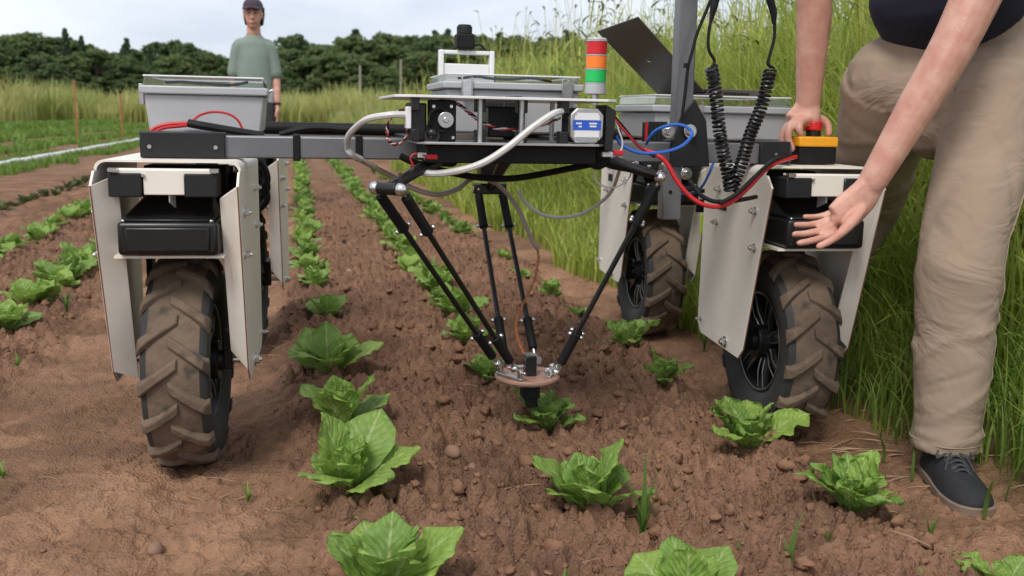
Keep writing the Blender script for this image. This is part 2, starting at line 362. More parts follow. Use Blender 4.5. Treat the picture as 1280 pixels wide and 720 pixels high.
# soil
def soil_mat():
    mt = bpy.data.materials.new('soil'); mt.use_nodes = True; t = mt.node_tree; b = t.nodes['Principled BSDF']
    g = N(t, 'ShaderNodeNewGeometry'); a = N(t, 'ShaderNodeAttribute', attribute_name='tint')
    n1 = N(t, 'ShaderNodeTexNoise'); n1.inputs['Scale'].default_value = 3.5; n1.inputs['Detail'].default_value = 8; n1.inputs['Roughness'].default_value = .6
    n2 = N(t, 'ShaderNodeTexNoise'); n2.inputs['Scale'].default_value = 42; n2.inputs['Detail'].default_value = 8; n2.inputs['Roughness'].default_value = .7
    vo = N(t, 'ShaderNodeTexVoronoi'); vo.inputs['Scale'].default_value = 130
    for n in (n1, n2, vo): t.links.new(g.outputs['Position'], n.inputs[0])
    mr = N(t, 'ShaderNodeMapRange'); mr.inputs[1].default_value = .3; mr.inputs[2].default_value = .7; mr.inputs[3].default_value = .72; mr.inputs[4].default_value = 1.25
    t.links.new(n1.outputs[0], mr.inputs[0])
    mr2 = N(t, 'ShaderNodeMapRange'); mr2.inputs[1].default_value = .3; mr2.inputs[2].default_value = .7; mr2.inputs[3].default_value = .8; mr2.inputs[4].default_value = 1.2
    t.links.new(n2.outputs[0], mr2.inputs[0])
    mu = N(t, 'ShaderNodeMath', operation='MULTIPLY'); t.links.new(mr.outputs[0], mu.inputs[0]); t.links.new(mr2.outputs[0], mu.inputs[1])
    vm = N(t, 'ShaderNodeVectorMath', operation='SCALE'); t.links.new(a.outputs['Color'], vm.inputs[0]); t.links.new(mu.outputs[0], vm.inputs['Scale'])
    t.links.new(vm.outputs[0], b.inputs['Base Color']); b.inputs['Roughness'].default_value = .95; b.inputs['Specular IOR Level'].default_value = .15
    ah = N(t, 'ShaderNodeMath', operation='MULTIPLY_ADD'); ah.inputs[1].default_value = .5; t.links.new(vo.outputs[0], ah.inputs[0]); t.links.new(n2.outputs[0], ah.inputs[2])
    bp = N(t, 'ShaderNodeBump'); bp.inputs['Strength'].default_value = .9; bp.inputs['Distance'].default_value = .012
    t.links.new(ah.outputs[0], bp.inputs['Height']); t.links.new(bp.outputs[0], b.inputs['Normal'])
    return mt
M['soil'] = soil_mat()
M['clod'] = mat('soil_clod', (.195, .106, .065), .95, 0, .0, 8, .7, 130, .12, col2=(.255, .140, .087))

# ------------------------------------------------------------------ ground
WX = (-.275, 1.395); AY = (2.55, 3.81); YAW = -.056          # wheel centres across and along the field
def smooth(a, b, x): t = np.clip((x - a) / (b - a), 0, 1); return t * t * (3 - 2 * t)
def bedness(x, y):
    """1 on the loose tilled beds, 0 on the packed wheel tracks"""
    w = (fbm(x * 2.2, y * 1.1, 3, 3) - .45) * .25; x = x + w
    mid = smooth(-.10, .06, x) * (1 - smooth(1.24, 1.36, x))
    left = smooth(-.98, -.86, -x * -1 * -1) if False else (1 - smooth(-1.0, -.85, x))
    return np.clip(mid + left, 0, 1)
def relief(x, y, detail=True):
    b = bedness(x, y)
    z = b * .022 - .006
    z += (fbm(x * 1.7, y * 1.7, 3, 11) - .45) * .03
    z += smooth(1.55, 2.3, x) * .10 + smooth(2.3, 6, x) * .10
    for wx in WX: z -= .018 * np.exp(-((x - wx) / .075) ** 2)
    if detail:
        fade = np.clip(1 - (y - 9) / 8, 0, 1) * np.clip(1 - (abs(x - .4) - 3) / 2, 0, 1)
        wx_, wy_ = (fbm(x * 26, y * 26, 2, 4) - .37) * 1.1, (fbm(x * 26, y * 26, 2, 6) - .37) * 1.1
        lump = cells(x * 20 + wx_, y * 20 + wy_, 1) * .030 + cells(x * 33 + wx_, y * 33 + wy_, 2) * .022 + cells(x * 58 + wx_, y * 58 - wy_, 12) * .013 + cells(x * 10 + wx_, y * 10 + wy_, 3) * .020 * smooth(.4, .6, vnoise(x * 3, y * 3, 8)) + (fbm(x * 50, y * 50, 3, 71) - .45) * .010
        z += fade * (b * 1.12 + .12) * lump
        st = fbm(x * 3 + y * 1.2, y * 9 - x * 2, 5, 21)
        z += fade * (1 - b) * ((st - .45) * .040 + (fbm(x * 26, y * 30, 4, 61) - .45) * .012 - .010 * smooth(.035, .0, abs(fbm(x * 4, y * 5, 4, 121) - .46)) + cells(x * 26 + wx_, y * 26 + wy_, 33) * .014 * smooth(.5, .65, vnoise(x * 3.5, y * 3, 35)))
        # lug prints left in the tracks
        for wx in WX:
            d = x - wx; k = np.exp(-(d / .09) ** 4); z += fade * k * .006 * np.sin((y * 1.0 + abs(d) * .8) * 2 * PI / .075) * (vnoise(x * 5, y * 5, 31) * .9)
    return z
def zat(x, y): return float(relief(np.array([x]), np.array([y]), False)[0]) + .006
ys = [-40, -20, -8, -3, -1, 0, .5, .8]; y = .95
while y < 14: ys.append(y); y *= 1.0040
while y < 1500: ys.append(y); y *= 1.07
xs = list(np.arange(-1.7, 2.3, .0066)); a = 2.3; s = .012
while a < 900: xs.append(a); a += s; s *= 1.13
a = -1.7; s = .012
while a > -900: xs.insert(0, a); a -= s; s *= 1.10
xs, ys = np.array(xs), np.array(ys); gx, gy = np.meshgrid(xs, ys); nx, ny = len(xs), len(ys)
gz = relief(gx.ravel(), gy.ravel())
fx, fy = gx.ravel(), gy.ravel()
b = bedness(fx, fy)[:, None]
bed, track = V(.232, .130, .082), V(.300, .170, .103)
mot = smooth(.36, .58, fbm(fx * 2.2 + fy * .8, fy * 5.0 - fx, 5, 88))[:, None]
colr = bed * b * (.9 + .2 * mot) + track * (1 - b) * (.68 + .36 * mot)
# greener strips of the crop beds further left, the grassy headland and far meadow
g_amt = np.clip(smooth(1.62, 2.0, fx) * .75 + smooth(42, 60, fy) + smooth(8, 11, -fx) * .9, 0, 1)[:, None]
n_ = fbm(fx * .6, fy * .6, 4, 50)[:, None]
colr = colr * (1 - g_amt) + (V(.085, .115, .03) * (1 - n_) + V(.14, .15, .05) * n_) * g_amt
ii = np.arange((nx - 1) * (ny - 1)); r_, c_ = ii // (nx - 1), ii % (nx - 1); q = r_ * nx + c_
me = fast_mesh('ground', np.stack([fx, fy, gz], 1), np.stack([q, q + 1, q + nx + 1, q + nx], 1), M['soil'], True, colr)
ground = link('ground', me, None, (0, 0, 0)); tag(ground, 'tilled reddish brown field soil with packed wheel tracks', kind='structure')

# loose clods
def rock(seed, c, r, sc=(1, 1, 1), n=7, m=5, amp=.35):
    g = np.random.default_rng(seed); mb = MB(); mb.ball((0, 0, 0), 1, n, m)
    d = np.array(mb.v); d *= (1 + (g.random(len(d)) - .5) * amp * 2)[:, None]; a = g.random() * 6.28
    R = np.array([[math.cos(a), -math.sin(a), 0], [math.sin(a), math.cos(a), 0], [0, 0, 1]])
    return (d * np.array(sc) * r) @ R.T + np.asarray(c), mb.f
def clods(n):
    yy = 10 ** (rng.random(n) * .92); xx = rng.uniform(-1.7, 1.7, n); bb = bedness(xx, yy); ok = rng.random(n) < bb * .95 + .03; xx, yy, bb = xx[ok], yy[ok], bb[ok]; n = len(xx)
    r = np.where(bb > .5, .0030 + .019 * rng.random(n) ** 6, .0025 + .004 * rng.random(n) ** 3); zz = relief(xx, yy) + r * .22
    u, v = np.meshgrid(np.arange(7) / 7 * 2 * PI, np.array([-1.45, -.8, -.25, .3, .85, 1.45]))
    d = np.stack([np.cos(u) * np.cos(v), np.sin(u) * np.cos(v), np.sin(v)], 2).reshape(-1, 3)            # 6 rings of 7
    k = 1 + (rng.random((n, 42)) - .5) * .85; a_ = rng.random(n) * 6.28; sy, sz = rng.uniform(.6, 1.1, n), rng.uniform(.55, .9, n)
    p = d[None] * k[:, :, None] * np.stack([np.ones(n), sy, sz], 1)[:, None, :] * r[:, None, None]
    q = np.stack([p[..., 0] * np.cos(a_)[:, None] - p[..., 1] * np.sin(a_)[:, None] + xx[:, None], p[..., 0] * np.sin(a_)[:, None] + p[..., 1] * np.cos(a_)[:, None] + yy[:, None], p[..., 2] + zz[:, None]], 2)
    i_, j_ = np.meshgrid(np.arange(5), np.arange(7), indexing='ij'); f = np.stack([i_ * 7 + j_, i_ * 7 + (j_ + 1) % 7, (i_ + 1) * 7 + (j_ + 1) % 7, (i_ + 1) * 7 + j_], 2).reshape(-1, 4)
    f = np.concatenate([f, [[6, 3, 1, 0], [35, 36, 38, 41]], [[6, 5, 4, 3], [3, 2, 1, 1]][:1], [[38, 39, 40, 41], [36, 37, 38, 38]][:1]])
    me = fast_mesh('soil_clods', q.reshape(-1, 3), (f[None] + (np.arange(n) * 42)[:, None, None]).reshape(-1, 4), M['clod'])
    return link('soil_clods', me, None, (0, 0, 0))
tag(clods(15000), 'loose crumbly clods scattered over the tilled bed', kind='stuff')
mb = MB()
for i in range(520):
    yy = 1.0 * (10 ** (rng.random() * .8)); xx = rng.uniform(-1.6, 1.9); a = rng.random() * PI; l = rng.uniform(.012, .05); z = float(relief(np.array([xx]), np.array([yy]))[0]) + .003
    if rng.random() < .45 and xx < 1.3: continue
    d = V(math.cos(a), math.sin(a), rng.uniform(-.1, .25)) * l
    mb.tube([V(xx, yy, z) - d, V(xx + rng.normal() * .004, yy, z + .003), V(xx, yy, z) + d], [.0007, .0012, .0007], 4)
for i in range(34):      # dry stalks beside the right wheel
    xx, yy = rng.uniform(1.45, 1.95), rng.uniform(1.9, 2.7); a = rng.uniform(-.7, .5); l = rng.uniform(.02, .08); z = float(relief(np.array([xx]), np.array([yy]))[0]) + .006
    d = V(math.cos(a), math.sin(a), rng.uniform(-.05, .12)) * l
    mb.tube([V(xx, yy, z) - d, V(xx, yy, z + .004), V(xx, yy, z) + d], [.001, .0022, .001], 4)
tag(mb.build('straw_litter', M['straw'], origin=(0, 0, 0)), 'dry straw and dead stalks strewn on the soil', kind='stuff')

def stone(u, v, r, label, mk='stone', seed=1, sc=(1, .8, .6)):
    p = on_ground(u, v); z = float(relief(p[:1], p[1:2])[0]); mb = MB(); vv, f = rock(seed, (p[0], p[1], z + r * .3), r, sc, 12, 8, .10); mb.add(vv, f)
    o = mb.build('stone', M[mk], origin=(p[0], p[1], z), angle=60); sb = o.modifiers.new('Subsurf', 'SUBSURF'); sb.levels = sb.render_levels = 1
    tag(o, label, 'stone', 'loose stones on the soil')
stone(194, 683, .022, 'smooth brown stone lying on the packed track in front of the left wheel', 'stone', 3, (1, .75, .7))
stone(437, 348, .022, 'flat pale stone on the bed beyond the lettuces, left of the robot arm', 'pale_stone', 5, (1.2, .8, .35))
stone(566, 594, .024, 'rounded earthy stone on the bed right of the big lettuce', 'stone', 6, (1, .8, .75))
stone(590, 601, .015, 'small angular stone beside the rounded earthy stone on the bed', 'stone', 8, (1, .8, .8))
stone(753, 610, .010, 'small pale pebble in front of the lettuce nearest the gripper', 'pale_stone', 9)

# ------------------------------------------------------------------ lettuces
def leaf_mesh(name, w, l, bend, cup, ruffle, seed, mk, nu=19, nv=13):
    g = np.random.default_rng(seed); U = 1 - (1 - np.linspace(0, 1, nu)) ** 1.35; Vv = np.linspace(-1, 1, nv); P = []; UV = []
    ph = g.random(4) * 6.28; th = 0; y = z = 0; cy = []
    for i, u in enumerate(U):
        th = bend * (u ** 1.6); du = U[min(i + 1, nu - 1)] - u; cy.append((y, z)); y += l * du * math.cos(th); z -= l * du * math.sin(th)
    for i, u in enumerate(U):
        ww = w * math.sqrt(max(.0, 1 - (max(0, u - .64) / .363) ** 3.0)) if u > .64 else w * (.17 + .83 * (3 * (u / .64) ** 2 - 2 * (u / .64) ** 3) ** 1.15)
        for v in Vv:
            e = abs(v) ** 2
            dz = cup * ww * v * v + ruffle * e * (math.sin(u * 15 + ph[0] + v) + .6 * math.sin(u * 27 + ph[1])) * (.3 + u)
            dz += (.0014 + ruffle * .6) * math.sin(u * 21 + ph[2] + 2 * abs(v)) * math.cos(v * 5 + ph[3]) * min(1, 3 * u) + (.0012 + ruffle * .3) * math.sin(u * 47 + ph[0] + 5 * abs(v)) * math.sin(abs(v) * 9 + ph[1]) * min(1, 2 * u) - .006 * (1 - min(1, abs(v) * 6)) * (1 - u)
            P.append((v * ww * (1 + .05 * math.sin(u * 19 + ph[3]) * e), cy[i][0] - .012 * e * u, cy[i][1] + dz)); UV.append((v * .5 + .5, u))
    q = [(i * nv + j, i * nv + j + 1, (i + 1) * nv + j + 1, (i + 1) * nv + j) for i in range(nu - 1) for j in range(nv - 1)]
    return fast_mesh(name, np.array(P), np.array(q), M[mk], True, None, np.array(UV))
LEAVES = [leaf_mesh('leaf', *a, 'lettuce') for a in (
    (.045, .150, .55, .12, .0026, 1), (.051, .158, .75, .08, .0028, 2), (.042, .160, .40, .20, .0026, 3),
    (.048, .142, .50, .15, .0030, 4), (.053, .150, .95, .04, .0030, 5), (.036, .125, .30, .34, .0016, 6), (.047, .160, .65, .12, .0032, 7),
    (.040, .150, .55, .30, .0055, 11), (.046, .160, .80, .20, .0060, 12), (.037, .165, .30, .45, .0055, 13),
    (.043, .140, .40, .40, .0065, 14), (.047, .150, 1.0, .10, .0060, 15), (.033, .130, .25, .55, .0065, 16), (.042, .165, .70, .25, .0075, 17))]
def leaf_layout(seed, n, crinkle=0):
    g = np.random.default_rng(seed); o = []; a = g.random() * 6.28
    for i in range(n):
        k = i / max(1, n - 1); a += 2.4 + g.normal() * .22
        tilt = math.radians(42 + 40 * k ** .75 + g.normal() * 7); s = (1.0 - .12 * k) * g.uniform(.78, 1.12)
        mi = ([4, 1, 6, 0][g.integers(4)] if k < .4 else [2, 3, 0, 6][g.integers(4)]) + (7 if crinkle else 0)
        if g.random() < .12: s *= .6
        o.append((mi, a, tilt, g.normal() * .20, s))
    return o
def leaf_matrix(a, tilt, roll, s):
    return Matrix.Rotation(a, 4, 'Z') @ Matrix.Translation((0, .006, .004)) @ Matrix.Rotation(tilt, 4, 'X') @ Matrix.Rotation(roll, 4, 'Y') @ Matrix.Scale(s, 4)
def lettuce(p, size, label, n=13, seed=0, group='lettuces planted in rows', crinkle=0):
    root = empty('lettuce', (p[0], p[1], zat(p[0], p[1])), label, 'lettuce', group)
    for mi, a, ti, ro, s in leaf_layout(seed, n, crinkle):
        c = bpy.data.objects.new('leaf', LEAVES[mi]); COL.objects.link(c); c.parent = root; c.matrix_local = leaf_matrix(a, ti, ro, s * size)
    return root
def joined_head(seed, n, mk, small=False):
    P = []; Q = []; U = []; base = 0
    for mi, a, ti, ro, s in leaf_layout(seed, n, seed % 2):
        me = LEAVES[mi]; nv = len(me.vertices); co = np.empty(nv * 3, np.float32); me.vertices.foreach_get('co', co); co = co.reshape(-1, 3)
        mw = np.array(leaf_matrix(a, ti, ro, s)); co = co @ mw[:3, :3].T + mw[:3, 3]
        uu = np.zeros((nv, 2)); li = np.empty(len(me.loops), np.int32); me.loops.foreach_get('vertex_index', li); uvv = np.empty(len(me.loops) * 2, np.float32); me.uv_layers[0].data.foreach_get('uv', uvv); uu[li] = uvv.reshape(-1, 2)
        P.append(co); U.append(uu); Q.append(li.reshape(-1, 4) + base); base += nv
    return fast_mesh('lettuce', np.concatenate(P), np.concatenate(Q), M[mk], True, None, np.concatenate(U))
HEADS = [joined_head(100 + i, 12, 'lettuce') for i in range(5)]; REDS = [joined_head(200 + i, 9, 'redleaf') for i in range(3)]

row_l = [((482, 768), .98, 'nearest lettuce at the bottom edge, in the row just right of the left wheel', 12),
         ((434, 634), 1.12, 'largest broad leaved lettuce, second nearest in the row just right of the left wheel', 14),
         ((430, 552), 1.02, 'pale green lettuce directly behind the largest broad leaved lettuce', 10),
         ((411, 484), 1.08, 'upright lettuce fourth from the camera in the row right of the left wheel', 12),
         ((409, 408), .74, 'small lettuce fifth from the camera in the row right of the left wheel', 9),
         ((384, 348), .72, 'small round lettuce standing first in the dense far stretch of the left row', 10)]
row_m = [((856, 782), .86, 'lettuce cut off by the bottom edge, beside the long bladed grassy weed', 11),
         ((738, 658), 1.08, 'spreading lettuce below the gripper with a sprig of round leaved weed at its foot', 12),
         ((684, 552), .80, 'ragged lettuce right under the black gripper of the robot arm', 15),
         ((606, 486), .72, 'lettuce half hidden behind the copper plate of the robot arm', 10),
         ((584, 438), .74, 'lettuce behind the two left rods of the robot arm', 10),
         ((548, 376), .80, 'lettuce in the middle row left of the two black rods', 10)]
row_r = [((1252, 745), .6, 'lettuce at the bottom right corner of the picture', 9),
         ((1062, 660), .86, 'bright upright lettuce left of the black shoe', 12),
         ((935, 573), .96, 'lettuce in front of the right front wheel', 12),
         ((826, 490), .72, 'small upright lettuce between the right wheels and the gripper', 9),
         ((782, 450), .95, 'lettuce in front of the right rear wheel', 10),
         ((719, 408), .46, 'tiny seedling lettuce beside the single right rod', 7),
         ((690, 383), .66, 'small lettuce between the rear rods and the right rear wheel', 9),
         ((655, 357), .55, 'small lettuce seen between the two rear rods', 8),
         ((630, 334), .55, 'small lettuce between the rear rods just below the hanging grey hose', 8),
         ((577, 300), .82, 'bushy lettuce left of the upper ends of the two rear rods', 10),
         ((540, 274), .80, 'bushy lettuce right of the left elbow of the robot arm', 10)]
k = 0
for row in (row_l, row_m, row_r):
    for (px, s, lab, n) in row:
        k += 1; lettuce(on_ground(*px), s * 1.16, lab, n + 1, 30 + k, 'lettuces planted in rows', 0 if row is row_l or px[1] in (658, 782) else 1)
left_a = [((8, 425), 1.0, 'lettuce at the left edge, nearest in the bed left of the robot'), ((38, 392), 1.05, 'spreading lettuce second from the camera in the bed left of the robot'),
          ((66, 366), 1.0, 'lettuce third from the camera in the bed left of the robot'), ((97, 344), 1.05, 'lettuce in the left bed close beside the white wheel cover')]
for i, (px, s, lab) in enumerate(left_a): lettuce(on_ground(*px), s * 1.0, lab, 13, 400 + i)
def field_head(x, y, s, mesh, name, label, group):
    o = bpy.data.objects.new(name, mesh); COL.objects.link(o); attach(o, None, (x, y, zat(x, y))); o.scale = (s,) * 3; o.rotation_euler = (0, 0, rng.random() * 6.28)
    tag(o, label, 'lettuce', group)
def far_row(x0, y0, y1, step, s, meshes, name, label, group, drift=0.0):
    y = y0
    while y < y1:
        field_head(x0 + rng.normal() * .025 + drift * y, y + rng.normal() * .03, s * rng.uniform(.78, 1.15), meshes[rng.integers(len(meshes))], name, label, group); y += step
far_row(.075, 4.75, 17, .24, .86, HEADS, 'lettuce', 'lettuce in the dense far stretch of the left row seen under the beam', 'lettuces in the dense far left row')
far_row(.66, 4.05, 17, .24, .92, HEADS, 'lettuce', 'lettuce in the dense far stretch of the middle row left of the robot arm', 'lettuces in the dense far middle row')
far_row(1.19, 6.9, 15, .5, .75, HEADS, 'lettuce', 'lettuce far down the right row beside the tall grass', 'lettuces far down the right row')
far_row(-1.1, 4.55, 12, .30, .95, HEADS, 'lettuce', 'lettuce further down the bed left of the robot', 'lettuces further down the left bed')
far_row(-1.68, 4.9, 13, .36, .95, HEADS, 'lettuce', 'lettuce in the second bed row left of the robot', 'lettuces in the second left row')
far_row(-2.35, 5.2, 13, .34, .8, REDS, 'lettuce', 'dull olive lettuce in the third row left of the robot', 'olive lettuces in the third left row')
# beyond 17 m the rows merge
mbv = []; mbq = []; mbt = []
def blades(base, h, lean, ldir, width, col, seg=4, curl=1.6, tipw=.12):
    """N grass blades as arcs; returns vertices, quads, tint"""
    n = len(base); t = np.linspace(0, 1, seg + 1)[None, :]                        # (1,s)
    th = lean[:, None] * (t ** curl)                                              # angle from vertical along the blade
    dl = h[:, None] / seg
    r = np.concatenate([np.zeros((n, 1)), np.cumsum(np.sin((th[:, 1:] + th[:, :-1]) / 2) * dl, 1)], 1)
    z = np.concatenate([np.zeros((n, 1)), np.cumsum(np.cos((th[:, 1:] + th[:, :-1]) / 2) * dl, 1)], 1)
    d = np.stack([np.cos(ldir), np.sin(ldir)], 1); sd_ = np.stack([-d[:, 1], d[:, 0]], 1)
    tw = rng.normal(0, .5, n); sx = sd_ * np.cos(tw)[:, None] + d * np.sin(tw)[:, None]
    w = width[:, None] * (1 - (1 - tipw) * t ** 1.5) * np.where(t < .01, .6, 1)
    c = np.stack([base[:, 0, None] + d[:, 0, None] * r, base[:, 1, None] + d[:, 1, None] * r, base[:, 2, None] + z], 2)
    off = np.stack([sx[:, 0, None] * w, sx[:, 1, None] * w, np.zeros_like(w)], 2)
    v = np.stack([c - off, c + off], 2).reshape(-1, 3)
    k = (np.arange(n) * (seg + 1) * 2)[:, None] + (np.arange(seg) * 2)[None, :]
    q = np.stack([k, k + 1, k + 3, k + 2], 2).reshape(-1, 4)
    return v, q, np.repeat(col, (seg + 1) * 2, 0)
def stuff(name, parts, matl, label):
    b0 = 0; vs = []; qs = []; cs = []
    for v, q, c in parts: vs.append(v); qs.append(q + b0); cs.append(c); b0 += len(v)
    o = link(name, fast_mesh(name, np.concatenate(vs), np.concatenate(qs), matl, True, np.concatenate(cs)), None, (0, 0, 0)); tag(o, label, kind='stuff'); return o
def zarr(x, y): return relief(x, y, False)
def mixc(a, b, t): return np.asarray(a)[None, :] * (1 - t[:, None]) + np.asarray(b)[None, :] * t[:, None]
def strip(x0, x1, y0, y1, n, h, w, c1, c2, lean=1.2, wob=0.0):
    yy = y0 * (y1 / y0) ** rng.random(n); xx = rng.uniform(x0, x1, n) + wob * (fbm(yy * .8, yy * 0, 2, 5) - .45)
    keep = vnoise(xx * 2.5, yy * 1.2, 77) > .22; xx, yy = xx[keep], yy[keep]; n = len(xx)
    base = np.stack([xx, yy, zarr(xx, yy)], 1); hh = rng.uniform(.5, 1.1, n) * h
    return blades(base, hh, rng.uniform(.4, lean, n), rng.random(n) * 6.28, rng.uniform(.6, 1.2, n) * w * (1 + yy / 40), mixc(c1, c2, rng.random(n)), 3)
G1, G2 = (.11, .21, .035), (.23, .35, .06)
stuff('crop_rows', [strip(-.0, .15, 17, 60, 2500, .22, .03, G1, G2), strip(.58, .75, 17, 60, 2500, .22, .03, G1, G2),
      strip(-3.9, -3.45, 6, 45, 4500, .15, .016, G1, G2, 1.4, .4), strip(-4.6, -4.15, 6, 45, 3500, .14, .016, G1, G2, 1.4, .4), strip(-5.9, -5.1, 8, 50, 5500, .18, .022, G1, G2, 1.4, .5), strip(-8.6, -6.9, 8, 55, 9000, .22, .03, G1, G2, 1.4, .5),
      strip(-11.5, -9.4, 10, 60, 9000, .30, .035, G1, G2, 1.3, .5)], M['grass'], 'low green crop rows and weeds on the beds far left')

# ------------------------------------------------------------------ small weeds
def weed(p, label, blades_, broad=()):
    root = empty('weed', (p[0], p[1], zat(p[0], p[1])), label, 'weed', 'small weeds among the lettuces')
    for (a, l, lean, w) in blades_:
        v, q, c = blades(V(0, 0, 0)[None], np.array([l]), np.array([lean]), np.array([a]), np.array([w]), np.array([[.12, .22, .04]]), 7, 1.3, .08)
        me = fast_mesh('leaf', v, q, M['grass'], True, c); o = link('leaf', me, root, WORLD[root.name])
    for (a, r, z, s) in broad:
        mb = MB(); c = np.array(WORLD[root.name]) + V(math.cos(a) * r, math.sin(a) * r, z)
        mb.ball(c, s, 10, 6, (1, .75, .14)); o = mb.build('leaf', M['roundleaf'], root)
M['roundleaf'] = mat('round_leaf', (.11, .21, .05), .5, 0, .2, 30)
weed(on_ground(802, 690), 'long bladed grassy weed near the bottom edge right of the spreading lettuce',
     [(1.2, .20, .35, .009), (.1, .19, 1.35, .008), (2.4, .17, .9, .008), (3.4, .12, 1.2, .009), (4.9, .12, 1.0, .008), (.6, .16, .8, .008), (2.9, .14, .7, .007), (5.6, .15, 1.5, .008)])
weed(on_ground(752, 652), 'sprig of round leaved weed at the foot of the spreading lettuce', [(1.5, .05, .3, .002)],
     [(.2, .018, .035, .013), (2.2, .020, .030, .012), (3.6, .022, .022, .013), (5.2, .024, .018, .013), (4.4, .034, .012, .012), (.9, .012, .052, .011), (5.8, .036, .02, .011)])
weed(on_ground(448, 655), 'sprig of pale weed in front of the largest broad leaved lettuce', [(4.6, .05, .6, .002)],
     [(4.0, .015, .02, .012), (5.2, .028, .018, .010), (.3, .03, .02, .009), (4.7, .04, .012, .013)])
weed(on_ground(84, 400), 'small grassy weed tuft left of the left wheel cover', [(a, .11, .9, .006) for a in (0, .9, 1.9, 2.7, 3.6, 4.6, 5.5)])
weed(on_ground(1160, 695), 'small grassy weed tuft in front of the black shoe', [(a, .07, .5, .005) for a in (.3, 1.9, 3.3, 5.0)])
weed(on_ground(1035, 700), 'low weed seedling in front of the upright lettuce', [(a, .05, 1.0, .005) for a in (0, 2.1, 4.2)])
weed(on_ground(548, 520), 'flat weed seedling on the bare bed left of the gripper', [(a, .05, 1.2, .005) for a in (.2, 1.1, 3.0, 4.1, 5.5)])
weed(on_ground(985, 725), 'single curved grass blade at the bottom edge right of the bed', [(.6, .12, .9, .008), (1.8, .07, .9, .006)])
weed(on_ground(880, 440), 'flattened grass tuft between the right wheels', [(a, .16, 1.35, .006) for a in (2.6, 3.0, 3.5, .4, 5.9)])

SEED = []
for i in range(4):
    v, q, c = blades(np.zeros((7, 3)), rng.uniform(.018, .05, 7), rng.uniform(.5, 1.4, 7), rng.random(7) * 6.28, rng.uniform(.0022, .006, 7), mixc((.13, .24, .04), (.26, .36, .08), rng.random(7)), 4, 1.2, .3)
    SEED.append(fast_mesh('weed', v, q, M['grass'], True, c))
for i in range(46):
    yy = 1.25 * (6 / 1.25) ** rng.random(); xx = rng.uniform(-1.5, 1.65)
    if min(abs(xx - w_) for w_ in WX) < .14: continue
    o = bpy.data.objects.new('weed', SEED[i % 4]); COL.objects.link(o); attach(o, None, (xx, yy, zat(xx, yy))); o.rotation_euler = (0, 0, rng.random() * 6.28); o.scale = (rng.uniform(.6, 1.4),) * 3
    tag(o, 'tiny green weed seedling sprouting from the bare soil', 'weed', 'weed seedlings on the soil')

# ------------------------------------------------------------------ robot
rob = empty('farm_robot', (.56, 3.08, 0), 'white and grey four wheeled field robot with a black delta arm over the lettuce rows', 'robot')
def bolt(mb, p, d, r=.009, h=.008):
    p = np.asarray(p, float); d = unit(d); mb.cyl(p, p + d * .003, r * 1.45, n=14); mb.cyl(p + d * .003, p + d * (.003 + h), r, n=6); mb.cyl(p + d * (.003 + h), p + d * (.009 + h), r * .55, n=8)
# wheel (built at the left front axle, then copied)
X0, Y0 = WX[0], AY[0]; AX = V(X0, Y0, .258)
def tyre():
    mb = MB(); R = .255; w = .078
    prof = [(.150, -.052), (.158, -.064), (.185, -.077), (.215, -.079), (.238, -.076), (.249, -.064), (.2545, -.040), (.2555, 0), (.2545, .040), (.249, .064), (.238, .076), (.215, .079), (.185, .077), (.158, .064), (.150, .052)]
    mb.lathe(prof, AX, 0, 72); return mb
def lugs(mb):
    nl = 15
    for s in (-1, 1):
        for i in range(nl):
            a0 = 2 * PI * (i + (.5 if s > 0 else 0)) / nl; secs = []
            for j, tt in enumerate((0, .3, .62, .88, 1.0)):
                x = s * (-.010 + tt * .092); lean = tt * .25
                rr = (.2555, .2555, .2545, .249, .236)[j]; hgt = (.012, .015, .016, .016, .010)[j]; ww = .0145 if j < 4 else .018
                a = a0 + lean; 
                def pt(rad, da): 
                    aa = a + da / rad; return AX + V(x, math.cos(aa) * rad, math.sin(aa) * rad)
                secs.append([pt(rr - .004, -ww * 1.35), pt(rr + hgt, -ww * .8), pt(rr + hgt, ww * .8), pt(rr - .004, ww * 1.35)])
            v = [p for sct in secs for p in sct]; f = [(k * 4 + j, k * 4 + (j + 1) % 4, k * 4 + 4 + (j + 1) % 4, k * 4 + 4 + j) for k in range(4) for j in range(4)]
            mb.add(v, f + [(3, 2, 1, 0), (16, 17, 18, 19)])
mb = MB(); mb.lathe([(.262 - .012, -.06), (.2575, -.04), (.2585, 0), (.2575, .04), (.250, .06)], AX, 0, 72); lugs(mb)
wheel = tyre().build('wheel', M['rubber'], rob, AX)
mb.build('tread', M['tread'], wheel, AX, bevel=.003, angle=40)
mb = MB()
for s in (-1, 1):
    mb.lathe([(.151, s * .052), (.151, s * .058), (.143, s * .060), (.140, s * .050), (.136, s * .02), (.136, 0)], AX, 0, 60)
mb.build('rim', M['rim'], wheel, AX)
mb = MB()
for s in (-1, 1):
    mb.lathe([(.1425, s * .0605), (.1445, s * .0610), (.1455, s * .0603)], AX, 0, 60)
    for i in range(7):
        for da in (-.13, .13):
            a = 2 * PI * i / 7; p0 = AX + V(s * .040, math.cos(a + da * 2.2) * .045, math.sin(a + da * 2.2) * .045); p1 = AX + V(s * .050, math.cos(a + da) * .139, math.sin(a + da) * .139)
            mb.tube([p0, (p0 + p1) / 2 + V(s * .006, 0, 0), p1], [(.0022, .0022)] * 3, 6)
mb.build('rim_trim', M['alu'], wheel, AX)
mb = MB()
